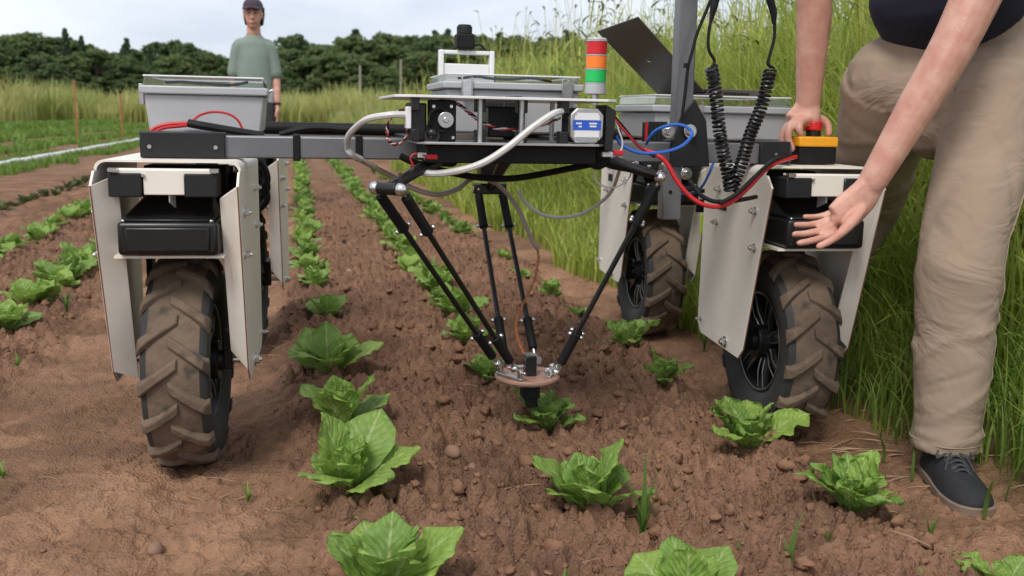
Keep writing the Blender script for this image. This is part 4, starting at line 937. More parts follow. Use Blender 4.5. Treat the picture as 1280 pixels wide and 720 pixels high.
coil(wob([(889, 84, YC), (893, 105, YC + .01), (896, 130, YC), (899, 160, YC - .008), (904, 190, YC), (910, 218, YC - .01), (913, 238, YC)]), .0135, 29, .0040).build('coiled_cable', M['black'], rob)
coil(wob([(963, 88, YC + .03), (958, 110, YC + .02), (950, 138, YC + .02), (938, 168, YC + .01), (930, 195, YC), (921, 220, YC - .005), (914, 238, YC)]), .0135, 30, .0040).build('coiled_cable', M['black'], rob)
for pts in ([(896, -6, YC), (892, 10, YC), (886, 40, YC), (886, 62, YC), (893, 76, YC), (889, 86, YC)], [(962, -2, YC + .03), (967, 15, YC + .03), (968, 45, YC + .03), (962, 70, YC + .03), (960, 80, YC + .03), (968, 86, YC + .03)]):
    mb = MB(); mb.tube(curve(wob(pts), 8), .0042, 8); mb.tube([spot(*pts[0]), spot(*pts[1])], .0095, 10); mb.tube([spot(*pts[1]), (spot(*pts[1]) + spot(*pts[2])) / 2], [.009, .005], 10); mb.build('cable', M['black_matt'], rob)

# cables and hoses
def cable(name, pts, r, mk, k=8, n=8): mb = MB(); mb.tube(curve([spot(*p) for p in pts], k), r, n); return mb.build(name, M[mk], rob)
cable('hose', [(508, 143, 2.24), (485, 144, 2.24), (457, 150, 2.28), (437, 168, 2.36), (434, 184, 2.41), (440, 193, 2.41), (451, 199, 2.43)], .0078, 'cable_white')
cable('hose', [(447, 198, 2.44), (470, 210, 2.47), (493, 222, 2.5), (520, 237, 2.52), (548, 243, 2.53), (572, 236, 2.55), (588, 224, 2.58), (603, 222, 2.62), (620, 229, 2.68)], .0070, 'cable_beige')
cable('hose', [(524, 215, 2.26), (545, 217, 2.25), (575, 213, 2.22), (605, 203, 2.20), (635, 184, 2.19), (665, 160, 2.19), (690, 143, 2.2), (702, 139, 2.22)], .0082, 'cable_white')
cable('hose', [(620, 229, 2.75), (634, 242, 2.74), (648, 262, 2.72), (658, 284, 2.70), (667, 304, 2.68), (673, 312, 2.68)], .0064, 'cable_beige')
cable('hose', [(648, 238, 2.72), (656, 252, 2.72), (675, 267, 2.70), (700, 272, 2.68), (728, 267, 2.65), (752, 252, 2.6), (766, 236, 2.55), (774, 214, 2.45), (778, 205, 2.4)], .0050, 'cable_white')
cable('wire', [(743, 214, 2.34), (745, 226, 2.34), (756, 233, 2.34), (770, 234, 2.34), (785, 224, 2.34), (790, 213, 2.34)], .0022, 'cable_white')
cable('black_hose', [(500, 195, 2.42), (520, 204, 2.42), (560, 215, 2.44), (600, 222, 2.46), (640, 223, 2.46), (680, 217, 2.44), (715, 210, 2.4), (740, 205, 2.38)], .0085, 'black_matt')
cable('blue_cable', [(770, 170, 2.27), (778, 182, 2.26), (800, 191, 2.25), (830, 190, 2.25), (853, 182, 2.26), (865, 168, 2.28), (857, 158, 2.30), (840, 156, 2.32), (822, 162, 2.34), (812, 172, 2.36), (808, 180, 2.38)], .0042, 'blue_cable')
cable('blue_cable', [(892, 203, 2.42), (886, 218, 2.42), (876, 235, 2.44), (862, 242, 2.5), (848, 243, 2.55)], .0038, 'blue_cable')
cable('red_cable', [(806, 188, 2.28), (822, 194, 2.25), (834, 205, 2.24), (846, 226, 2.23), (862, 245, 2.22), (880, 256, 2.21), (900, 258, 2.21), (918, 250, 2.21), (938, 232, 2.22), (955, 214, 2.26), (972, 203, 2.34), (995, 196, 2.44)], .0058, 'red_cable')
cable('black_cable', [(862, 226, 2.3), (874, 242, 2.26), (890, 251, 2.23), (910, 252, 2.22), (930, 249, 2.22), (945, 246, 2.26)], .0058, 'black_matt')
cable('black_cable', [(900, 254, 2.20), (920, 243, 2.20), (938, 226, 2.21), (955, 210, 2.24), (968, 200, 2.32), (990, 194, 2.43)], .0052, 'black_matt')
cable('red_cable', [(764, 143, 2.25), (774, 156, 2.25), (788, 172, 2.25), (800, 184, 2.26), (815, 193, 2.27)], .0028, 'red_cable')
cable('black_cable', [(768, 146, 2.26), (780, 160, 2.27), (796, 180, 2.28), (806, 188, 2.28), (818, 196, 2.3)], .0038, 'black_matt')
cable('wire', [(768, 150, 2.24), (774, 165, 2.235), (778, 178, 2.235), (775, 190, 2.235), (764, 197, 2.235)], .0022, 'cable_white')
cable('red_cable', [(188, 164, 2.55), (198, 158, 2.55), (212, 155, 2.55), (230, 154, 2.55), (243, 154, 2.55)], .0048, 'red_cable')
cable('red_cable', [(192, 166, 2.52), (205, 160, 2.53), (222, 158, 2.54), (240, 156, 2.55)], .0042, 'red_cable')
cable('red_cable', [(240, 152, 2.55), (250, 144, 2.58), (266, 140, 2.6), (284, 142, 2.6), (297, 150, 2.6), (304, 163, 2.6)], .0032, 'red_cable')
cable('black_cable', [(236, 154, 2.55), (252, 157, 2.54), (275, 161, 2.54), (305, 166, 2.54), (330, 170, 2.54)], .0105, 'black_matt')
cable('black_cable', [(350, 168, 3.40), (375, 162, 3.39), (400, 160, 3.39), (440, 163, 3.39)], .012, 'black_matt')
for k_, mk in enumerate(('black_matt', 'red_cable', 'cable_white')):
    ph = k_ * 2.1
    mb = MB(); P = curve([spot(u, v, 2.26) for u, v in ((508, 136), (496, 140), (486, 152), (484, 168), (488, 178), (497, 181), (506, 174), (511, 160))], 8)
    mb.tube([p + V(math.cos(i * .9 + ph), math.sin(i * .9 + ph), math.cos(i * .9 + ph + 1)) * .0025 for i, p in enumerate(P)], .0017, 6); mb.build('wire', M[mk], rob)
    mb = MB(); P = curve([spot(u, v, 2.27) for u, v in ((540, 127), (556, 126), (572, 130), (588, 142), (602, 153), (620, 160), (650, 162), (680, 156), (700, 148))], 8)
    mb.tube([p + V(math.cos(i * .9 + ph), math.sin(i * .9 + ph), math.cos(i * .9 + ph + 1)) * .0025 for i, p in enumerate(P)], .0019, 6); mb.build('wire', M[mk], rob)
for k_ in range(2):
    ph = k_ * PI; mb = MB(); P = curve([spot(u, v, y) for u, v, y in ((672, 312, 2.68), (673, 325, 2.66), (668, 350, 2.62), (658, 372, 2.58), (647, 395, 2.53), (645, 412, 2.5), (650, 430, 2.48), (657, 446, 2.46), (660, 455, 2.45))], 14)
    mb.tube([p + V(math.cos(i * .55 + ph), math.sin(i * .55 + ph), 0) * .0027 for i, p in enumerate(P)], .0018, 6); mb.build('twisted_wire', M['orange_wire'], rob)
for (u, v, y, mk) in ((529, 194, 2.25, 'white'), (540, 196, 2.24, 'red'), (759, 193, 2.235, 'white'), (772, 191, 2.235, 'red')):
    mb = MB(); mb.box(spot(u, v, y), (.026, .014, .012)); mb.build('wire_connector', M[mk], rob, bevel=.002)
cable('wire', [(535, 196, 2.24), (520, 192, 2.25), (513, 198, 2.25), (518, 208, 2.25), (526, 214, 2.25)], .0022, 'red_cable')
# loops behind the left front cover
for j, (v0, y_) in enumerate(((205, 2.9), (215, 2.95), (228, 3.0))):
    cable('black_cable', [(324, v0 - 4, y_), (331, v0 + 6, y_), (334, v0 + 20, y_), (328, v0 + 30, y_), (322, v0 + 34, y_)], .010, 'black_matt')
# emergency stop
p0, p1 = spot(995, 207, 2.46), spot(1045, 184, 2.46); zt_ = spot(1020, 171, 2.46)[2]; EX0, EX1 = p0[0], p1[0]
mb = MB(); mb.span((EX0 + .004, 2.452, .7865), (EX1 - .002, 2.56, p1[2])); es = mb.build('emergency_stop', M['black_matt'], rob, bevel=.003)
mb = MB(); mb.span((EX0, 2.448, p1[2] + .0005), (EX1, 2.564, zt_)); mb.build('yellow_cap', M['yellow'], es, bevel=.004)
BX, BY = spot(1017, 160, 2.505)[0], 2.505; zb0 = zt_; zb1 = spot(1017, 163, 2.505)[2]; zb2 = spot(1017, 151.5, 2.505)[2]
mb = MB(); mb.cyl((BX, BY, zb0), (BX, BY, zb1), .021, n=24); mb.build('button_stem', M['black'], es)
mb = MB(); mb.cyl((BX, BY, zb1 + .0003), (BX, BY, zb2), .025, .0235, n=28); mb.build('red_button', M['red'], es, bevel=.004)
# ignition key with lime tag, hanging behind the right front cover
p = spot(876, 262, 2.86)
ky = empty('key', p, 'black ignition key with lime tag hanging beside the right front wheel cover', 'key')
mb = MB(); mb.box(p + V(0, 0, .012), (.036, .008, .042)); mb.build('key_head', M['black'], ky, bevel=.006)
mb = MB(); mb.cyl(p + V(0, 0, .033), p + V(0, 0, .058), .003, n=8); mb.box(p + V(.004, 0, .060), (.03, .02, .012)); mb.build('key_blade', M['steel'], ky)
mb = MB(); mb.box(p + V(.012, 0, -.046), (.022, .004, .062)); mb.build('tag', M['lime'], ky, bevel=.002)

# laptop standing open on the right box
hz = BR  # the box it stands on
ztop = zt(142, 2.78, 900) + .0225 + .030 + .001
hn, hf = spot(882, 112, 2.80), None
hn = V(hn[0], 2.80, ztop + .012); hf = V(spot(822, 114, 3.04)[0], 3.04, ztop + .012)
hd = unit(hf - hn); hl = np.linalg.norm(hf - hn); right = unit(np.cross(hd, V(0, 0, 1)))
lp = empty('laptop', (hn + hf) / 2 - V(0, 0, .012), 'open dark grey laptop standing on the clear lid of the right box', 'laptop')
w_ = .235
mb = MB(); b0 = [hn, hn + right * w_, hf + right * w_, hf]; mb.hexa([q - V(0, 0, .011) for q in b0], [q + V(0, 0, .010) for q in b0]); mb.build('keyboard_base', M['laptop'], lp, bevel=.002)
mb = MB()
for i in range(12):
    q = hn + right * (.075 + i * .0085); mb.box(q + V(0, 0, -.0035) - hd * .0003, (.004, .004, .007))
parts(mb, 'vent_slot', M['black_matt'], lp)
tn, tf = spot(798, 20, 2.72), spot(747, 38, 2.98)
mb = MB(); nrm = unit(np.cross(tn - hn, hf - hn)) * .005; mb.hexa([hn, hf, tf, tn], [hn + nrm, hf + nrm, tf + nrm, tn + nrm]); mb.build('screen_lid', M['laptop'], lp, bevel=.002)
mb = MB(); c = (hn + hf + tn + tf) / 4; s1 = unit(tn - hn); s2 = unit(hf - hn); sgn = 1 if np.dot(nrm, V(0, -1, 0)) > 0 else -1
ofs = (nrm + unit(nrm) * .0004) if sgn > 0 else -unit(nrm) * .0004
for a in (0, 1): mb.tube([c + ofs + (s1 * math.cos(t_) * .009 + s2 * math.sin(t_) * .012 * (1 - .4 * a)) for t_ in np.linspace(0, 2 * PI, 18)], .0007, 4)
parts(mb, 'lid_emblem', M['alu'], lp)
mb = MB(); mb.cyl(hn - hd * .0 , hf, .006, n=10); mb.build('hinge', M['black_matt'], lp)

# ------------------------------------------------------------------ people
def person_mesh(mb_body, name, matl, root, voxel, smooth_it=4, sub=False):
    o = mb_body.build(name, matl, root)
    r = o.modifiers.new('Remesh', 'REMESH'); r.mode = 'VOXEL'; r.voxel_size = voxel; r.use_smooth_shade = True
    s = o.modifiers.new('Smooth', 'SMOOTH'); s.factor = .5; s.iterations = smooth_it
    return o
def limb(mb, pts, rad, n=16, k=6, ref=None, fn=None, ends=(0, -1)):
    P = curve(pts, k); R = lerp_list(rad, len(P)); mb.tube(P, [tuple(x) if hasattr(x, '__len__') else float(x) for x in R], n, ref=ref, fn=fn)
    for i in ends:
        r = R[i] if not hasattr(R[i], '__len__') else max(R[i]) * .0 + min(R[i]); mb.ball(P[i], r * .98, 12, 8)
def head(mb, c, f, scale=1.0):
    """face looks along f; c is the head centre"""
    f = unit(f); s = unit(np.cross(f, V(0, 0, 1)))
    def B(o, r, sc=(1, 1, 1)):
        m = MB(); m.ball((0, 0, 0), r, 18, 14, sc); Rm = np.stack([s, f, V(0, 0, 1)], 1); mb.add([c + Rm @ (np.array(v) + np.array(o)) * scale for v in m.v], m.f)
    B((0, -.012, .03), .100, (.78, .98, 1.0)); B((0, .018, -.035), .078, (.82, .92, 1.15)); B((0, .052, -.098), .030, (1.05, .8, .8))
    B((0, .098, -.018), .013, (.9, 1.0, 1.9)); B((0, .106, -.034), .0135, (1.2, .9, .8)); B((0, .088, -.068), .012, (2.0, .8, .45)); B((0, .087, -.077), .011, (1.8, .8, .5))
    B((.032, .080, .020), .016, (1.4, .7, .5)); B((-.032, .080, .020), .016, (1.4, .7, .5)); B((.078, -.005, -.012), .024, (.35, .8, 1.3)); B((-.078, -.005, -.012), .024, (.35, .8, 1.3))
    return s
def hand_chain(mb, pts, r0=.0098, r1=.0072): limb(mb, pts, [r0, r0 * .95, r1 * 1.08, r1][:len(pts)] if len(pts) == 4 else [r0, (r0 + r1) / 2, r1], 12, 5)

# standing person far behind the left box
bp_ = V(spot(318, 75, 9)[0], 9.0, 0); gzp = zat(bp_[0], 9.0)
p1 = empty('person', (bp_[0], 9.0, gzp), 'person in grey green t-shirt and dark cap standing behind the left box', 'person')
HC = V(bp_[0], 8.98, 1.735); F1 = unit(V(-.08, -1, -.05))
body = MB(); head(body, HC, F1)
limb(body, [HC + V(0, .03, -.05), HC + V(0, .03, -.17)], [.056, .062], 14)
limb(body, [bp_ + V(0, .02, 1.56), bp_ + V(0, .02, 1.47), bp_ + V(0, .02, 1.3), bp_ + V(0, .01, 1.1), bp_ + V(0, .02, .95)], [(.07, .06), (.145, .08), (.14, .10), (.12, .095), (.13, .10)], 18, ref=(1, 0, 0))
for s in (-1, 1):
    sh = bp_ + V(s * .130, .02, 1.455); el = bp_ + V(s * .180, .03, 1.19); wr = bp_ + V(s * .190, -.04, .95)
    limb(body, [bp_ + V(s * .08, .02, 1.462), sh - V(0, 0, .01), (sh + el) / 2, el, (el + wr) / 2, wr], [.05, .050, .046, .038, .036, .026], 12)
    limb(body, [wr, wr + V(0, -.01, -.05), wr + V(-s * .005, -.02, -.09)], [(.03, .02), (.042, .018), (.036, .014)], 12, ref=(0, 1, 0))
    for j in range(4): b0 = wr + V(-s * .005, -.05 + j * .021, -.085); hand_chain(body, [b0, b0 + V(0, -.002, -.035), b0 + V(-s * .008, -.002, -.065), b0 + V(-s * .02, 0, -.082 + abs(j - 1.5) * .008)], .0095, .0075)
    b0 = wr + V(0, -.035, -.03); hand_chain(body, [b0, b0 + V(-s * .012, -.022, -.03), b0 + V(-s * .018, -.026, -.06)], .011, .008)
    limb(body, [bp_ + V(s * .09, .02, .95), bp_ + V(s * .10, .0, .5), bp_ + V(s * .11, .03, .09)], [.075, .05, .036], 12)
    limb(body, [bp_ + V(s * .11, .05, .05), bp_ + V(s * .12, -.14, .035)], [.036, .03], 10)
person_mesh(body, 'body', M['skin'], p1, .0065, 3)
sh_ = MB()
limb(sh_, [bp_ + V(0, .02, 1.553), bp_ + V(0, .02, 1.49), bp_ + V(0, .02, 1.38), bp_ + V(0, .01, 1.2), bp_ + V(0, .015, 1.0), bp_ + V(0, .015, .93)], [(.072, .070), (.138, .095), (.148, .112), (.145, .11), (.15, .115), (.155, .115)], 28, 8, (1, 0, 0), lambda t, a: 1 + (.030 * math.sin(a * 5 + t * 11) + .022 * math.sin(a * 2 - t * 17)) * t)
for s in (-1, 1): limb(sh_, [bp_ + V(s * .08, .02, 1.475), bp_ + V(s * .130, .02, 1.455), bp_ + V(s * .160, .025, 1.33), bp_ + V(s * .178, .028, 1.235)], [.062, .062, .058, .060], 16)
person_mesh(sh_, 't_shirt', M['tee'], p1, .009, 3)
tr_ = MB(); limb(tr_, [bp_ + V(0, .02, 1.0), bp_ + V(0, .02, .82)], [(.18, .125), (.19, .13)], 20, 6, (1, 0, 0))
for s in (-1, 1): limb(tr_, [bp_ + V(s * .09, .02, .86), bp_ + V(s * .105, .0, .5), bp_ + V(s * .11, .03, .08)], [.10, .082, .07], 16)
person_mesh(tr_, 'trousers', M['denim'], p1, .011, 3)
for s in (-1, 1):
    mb = MB(); limb(mb, [bp_ + V(s * .11, .07, .045), bp_ + V(s * .12, -.05, .045), bp_ + V(s * .125, -.16, .03)], [.042, .045, .034], 14); mb.build('shoe', M['shoe'], p1)
def cap_(c, f, root):
    f = unit(V(f[0], f[1], 0)); s = unit(np.cross(f, V(0, 0, 1))); Rm = np.stack([s, f, V(0, 0, 1)], 1)
    mb = MB(); m = MB(); n, k = 24, 8
    vv = []
    for i in range(k + 1):
        t_ = PI / 2 * i / k
        for j in range(n): a = 2 * PI * j / n; vv.append(c + Rm @ V(math.cos(a) * math.cos(t_) * .088, math.sin(a) * math.cos(t_) * .110 - .010, math.sin(t_) * .085 + .058))
    ff = [(i * n + j, i * n + (j + 1) % n, (i + 1) * n + (j + 1) % n, (i + 1) * n + j) for i in range(k) for j in range(n)]; mb.add(vv, ff)
    vis = []; 
    for z in (0, .004):
        for rr in (.0, .5, 1.0):
            for j in range(13):
                a = PI * (.12 + .76 * j / 12); q = V(math.cos(a) * (.088 + rr * .006), math.sin(a) * (.10 + rr * .062) - .008, .060 + z - rr * .020 - .012 * rr * abs(math.cos(a))); vis.append(c + Rm @ q)
    mb.add(vis, [(l * 39 + i * 13 + j, l * 39 + i * 13 + j + 1, l * 39 + (i + 1) * 13 + j + 1, l * 39 + (i + 1) * 13 + j) for l in range(2) for i in range(2) for j in range(12)])
    mb.ball(c + V(0, 0, .144), .008, 8, 6); return mb.build('cap', M['purplecap'], root)
cap_(HC, F1, p1)
mb = MB(); s1 = unit(np.cross(F1, V(0, 0, 1)))
for s in (-1, 1):
    for j in range(5): limb(mb, [HC + s1 * s * (.066 + .004 * j % 3) - F1 * (-.025 + j * .022) + V(0, 0, .055), HC + s1 * s * .077 - F1 * (.02 + j * .018) + V(0, 0, 0), HC + s1 * s * .070 - F1 * (.03 + j * .016) + V(0, 0, -.075 - .01 * (j % 2))], [.010, .013, .008], 8)
for j in range(6): limb(mb, [HC + s1 * (-.05 + j * .02) - F1 * .085 + V(0, 0, .06), HC + s1 * (-.055 + j * .022) - F1 * .105, HC + s1 * (-.05 + j * .02) - F1 * .085 + V(0, 0, -.09)], [.016, .02, .012], 8)
mb.build('hair', M['hairdark'], p1)
mb = MB()
for s in (-1, 1): mb.ball(HC + s1 * s * .030 + F1 * .084 + V(0, 0, .008), .0085, 10, 8)
parts(mb, 'eye', M['eye'], p1)
mb = MB()
for s in (-1, 1): mb.tube([HC + s1 * s * (.014 + k * .014) + F1 * (.094 - .004 * k) + V(0, 0, .027 + (.003 if k == 1 else 0)) for k in range(3)], .0035, 6)
parts(mb, 'eyebrow', M['hairdark'], p1)
mb = MB(); wr = bp_ + V(.190, -.04, .955); mb.cyl(wr, wr + V(0, .004, .022), .032, n=16); mb.build('watch', M['black'], p1)

# person in khaki trousers leaning over the right front wheel
PEL = spot(1188, 92, 2.34)                                     # middle of the pelvis
p2 = empty('person', (PEL[0], PEL[1], 0), 'person in khaki trousers and navy top with one hand on the red button', 'person')
KN, AN = spot(1203, 315, 2.10), spot(1183, 530, 2.07)          # near knee and ankle
KF, AF = spot(1078, 262, 2.80), V(1.60, 2.98, .10)             # far knee and ankle
HN, HF = PEL + V(.07, -.09, -.04), PEL + V(-.09, .12, -.04)
SHN, SHF = PEL + V(-.04, -.28, .44), PEL + V(-.22, .14, .47)
NK = (SHN + SHF) / 2 + V(-.02, -.01, .06); HD = NK + V(-.10, -.05, .15)
ELN, WRN = spot(1192, 55, 2.06), spot(1090, 228, 2.10)
ELF, WRF = spot(1022, -40, 2.50), spot(1010, 132, 2.535)
body = MB(); head(body, HD, (-.8, -.35, -.25))
limb(body, [HD + V(.02, .01, -.05), NK], [.056, .062], 14)
acr = unit(SHF - SHN)
limb(body, [NK + V(0, 0, .0), (SHN + SHF) / 2 + V(.01, 0, -.02), PEL * .5 + (SHN + SHF) / 4, PEL], [(.09, .06), (.17, .08), (.13, .09), (.12, .09)], 20, ref=acr)
limb(body, [SHN - acr * -.08, SHN, (SHN + ELN) / 2, ELN, ELN * .55 + WRN * .45, WRN], [.06, .066, .060, .052, .046, .0345], 16)
limb(body, [SHF + acr * -.08, SHF, (SHF + ELF) / 2, ELF, ELF * .6 + WRF * .4, WRF], [.06, .06, .054, .050, .048, .034], 16)
limb(body, [HN, KN + V(0, .02, 0), AN + V(0, .01, .06), V(1.612, 2.06, .05)], [.08, .05, .038, .030], 12); limb(body, [HF, KF, AF], [.08, .05, .036], 12)
limb(body, [V(1.61, 2.06, .040), V(1.58, 1.95, .030)], [.030, .016], 10); limb(body, [AF + V(0, 0, -.055), AF + V(-.05, -.05, -.07)], [.030, .018], 10)
# gesturing hand: palm turned up, fingers spread to the left
yh = 2.10
def hp(u, v, dy=0): return spot(u, v, yh + dy)
limb(body, [WRN, hp(1078, 246, .0), hp(1060, 263, -.005), hp(1045, 275, -.01)], [(.034, .026), (.042, .023), (.046, .019), (.040, .014)], 16, 5, ref=unit(hp(1050, 262) - hp(1056, 290)))
hand_chain(body, [hp(1046, 292, -.02), hp(1030, 297, -.035), hp(1014, 301, -.045), hp(999, 304, -.052)], .0105, .0080)
hand_chain(body, [hp(1042, 282, -.005), hp(1023, 289, -.012), hp(1007, 292, -.018), hp(993, 293, -.022)], .0108, .0080)
hand_chain(body, [hp(1042, 272, .012), hp(1024, 279, .012), hp(1009, 281, .012), hp(995, 281, .010)], .0102, .0078)
hand_chain(body, [hp(1046, 263, .03), hp(1031, 269, .035), hp(1018, 271, .038), hp(1006, 271, .038)], .0092, .0070)
hand_chain(body, [hp(1076, 262, -.02), hp(1060, 282, -.045), hp(1043, 298, -.06), hp(1024, 308, -.068)], .0150, .0088)
# hand on the emergency stop
def hq(u, v, y): return spot(u, v, y)
limb(body, [WRF, hq(1005, 146, 2.53), hq(998, 155, 2.525)], [(.036, .028), (.047, .028), (.046, .024)], 16, 5, ref=unit(hq(1040, 150, 2.5) - hq(990, 150, 2.56)))
hand_chain(body, [hq(1010, 150, 2.50), hq(1001, 153, 2.475), hq(999, 161, 2.462), hq(1001, 168, 2.462)], .0125, .0100)
hand_chain(body, [hq(1002, 150, 2.51), hq(989, 156, 2.485), hq(985, 172, 2.475), hq(990, 186, 2.470)], .0130, .0102)
hand_chain(body, [hq(996, 152, 2.53), hq(983, 160, 2.51), hq(979, 177, 2.50), hq(983, 191, 2.495)], .0125, .0098)
hand_chain(body, [hq(993, 155, 2.555), hq(981, 164, 2.54), hq(977, 178, 2.535), hq(979, 188, 2.53)], .0112, .0090)
hand_chain(body, [hq(1015, 146, 2.535), hq(1028, 150, 2.53), hq(1035, 157, 2.52), hq(1036, 167, 2.512)], .0140, .0105)
person_mesh(body, 'body', M['skin'], p2, .0042, 4)
# trousers
tro = MB()
def wr_(seed, amp):
    """cloth folds: a few slanted creases that fade round the leg, not rings"""
    g = np.random.default_rng(seed); cr = [(g.uniform(.05, 1), g.random() * 6.28, g.uniform(-.10, .10), g.uniform(.008, .022), g.uniform(.4, 1.3), g.choice((-1, 1, 1))) for _ in range(34)]
    ph = g.random(3) * 6.28
    def f(t, a):
        d = .5 * math.sin(a * 3 + t * 5 + ph[0]) + .35 * math.sin(a * 2 - t * 9 + ph[1])
        for (tc_, ac, sl_, w, sp_, sg) in cr:
            da = (a - ac + PI) % (2 * PI) - PI
            d += sg * 1.5 * math.exp(-((t - tc_ - sl_ * da) / w) ** 2 - (da / sp_) ** 2)
        return 1 + amp * d
    return f
axis_up = unit((SHN + SHF) / 2 - PEL)
hip = unit(HF - HN); hip = unit(V(-.80, .60, 0))
limb(tro, [PEL + V(-.025, -.025, .19), PEL + V(0, 0, .05), PEL + V(0, 0, -.05), PEL + V(-.005, 0, -.12)], [(.165, .105), (.175, .120), (.185, .135), (.17, .12)], 48, 14, hip, wr_(2, .02))
limb(tro, [HN + V(0, 0, .02), HN * .62 + KN * .38 + V(.01, 0, 0), KN + V(0, 0, .02), KN * .55 + AN * .45, AN * .75 + KN * .25, AN + V(0, 0, .015), AN + V(0, 0, -.062)], [(.132, .126), (.120, .116), (.102, .100), (.096, .096), (.088, .090), (.080, .084), (.082, .088)], 56, 22, (1, 0, 0), wr_(5, .036), (0,))
limb(tro, [HF + V(0, 0, .02), HF * .6 + KF * .4, KF, KF * .5 + AF * .5, AF + V(0, 0, .02)], [.135, .128, .108, .095, .085], 48, 20, (1, 0, 0), wr_(8, .03), (0,))
person_mesh(tro, 'trousers', M['khaki'], p2, .0065, 2)
LEGP = curve([HN + V(0, 0, .02), HN * .62 + KN * .38 + V(.01, 0, 0), KN + V(0, 0, .02), KN * .55 + AN * .45, AN * .75 + KN * .25, AN + V(0, 0, .015), AN + V(0, 0, -.062)], 22)
LEGR = lerp_list([(.132, .126), (.120, .116), (.102, .100), (.096, .096), (.088, .090), (.080, .084), (.082, .088)], len(LEGP)); fold = wr_(5, .036)
def leg_surface(i, a):                                          # a point on the near trouser leg
    T = unit(LEGP[min(i + 1, len(LEGP) - 1)] - LEGP[max(i - 1, 0)]); sd2 = unit(V(1, 0, 0) - T * T[0]); o2 = np.cross(T, sd2); q = fold(i / (len(LEGP) - 1), a)
    return LEGP[i] + (sd2 * math.cos(a) * LEGR[i][0] + o2 * math.sin(a) * LEGR[i][1]) * q
mb = MB(); mb.tube([leg_surface(i, .62) for i in range(6, len(LEGP))], .0028, 6); mb.tube([leg_surface(i, .62 - .07) for i in range(6, len(LEGP))], .0012, 4); mb.build('side_seam', M['khaki'], p2)
mb = MB(); mb.tube([leg_surface(len(LEGP) - 9, a) for a in np.linspace(0, 2 * PI, 40)], .0016, 5); mb.build('hem_stitching', M['khaki'], p2)
mb = MB()                                                       # side seam and fly stitching
for pts in ([PEL + V(-.115, -.125, .10), PEL + V(-.10, -.135, .03), PEL + V(-.075, -.125, -.06)],):
    mb.tube(curve(pts, 6), .0016, 5)
mb.build('fly_seam', M['khaki'], p2)
top = MB()
limb(top, [NK + V(.01, 0, .0), (SHN + SHF) / 2 + V(.01, 0, -.03), PEL * .45 + (SHN + SHF) * .275, PEL * .45 + (SHN + SHF) * .275 - V(.01, .01, .05), PEL + V(-.02, -.02, .155)], [(.10, .075), (.215, .12), (.20, .128), (.196, .130), (.200, .140)], 36, 10, acr, wr_(11, .016), (0,))
for (sh, el) in ((SHN, ELN), (SHF, ELF)): limb(top, [(sh + NK) / 2, sh, sh * .62 + el * .38], [.075, .088, .082], 18)
person_mesh(top, 'navy_top', M['navy'], p2, .008, 3)
mb = MB()
for j in range(14):
    a = j / 13 * PI * 2; limb(mb, [HD + V(.02, .01, .10), HD + V(.02 + .08 * math.cos(a), .01 + .075 * math.sin(a), .06), HD + V(.03 + .085 * math.cos(a) * (1 if math.cos(a) > -.3 else .6), .01 + .08 * math.sin(a), .0 if math.cos(a) > -.3 else .055)], [.03, .03, .02], 8)
mb.build('hair', M['hairdark'], p2)
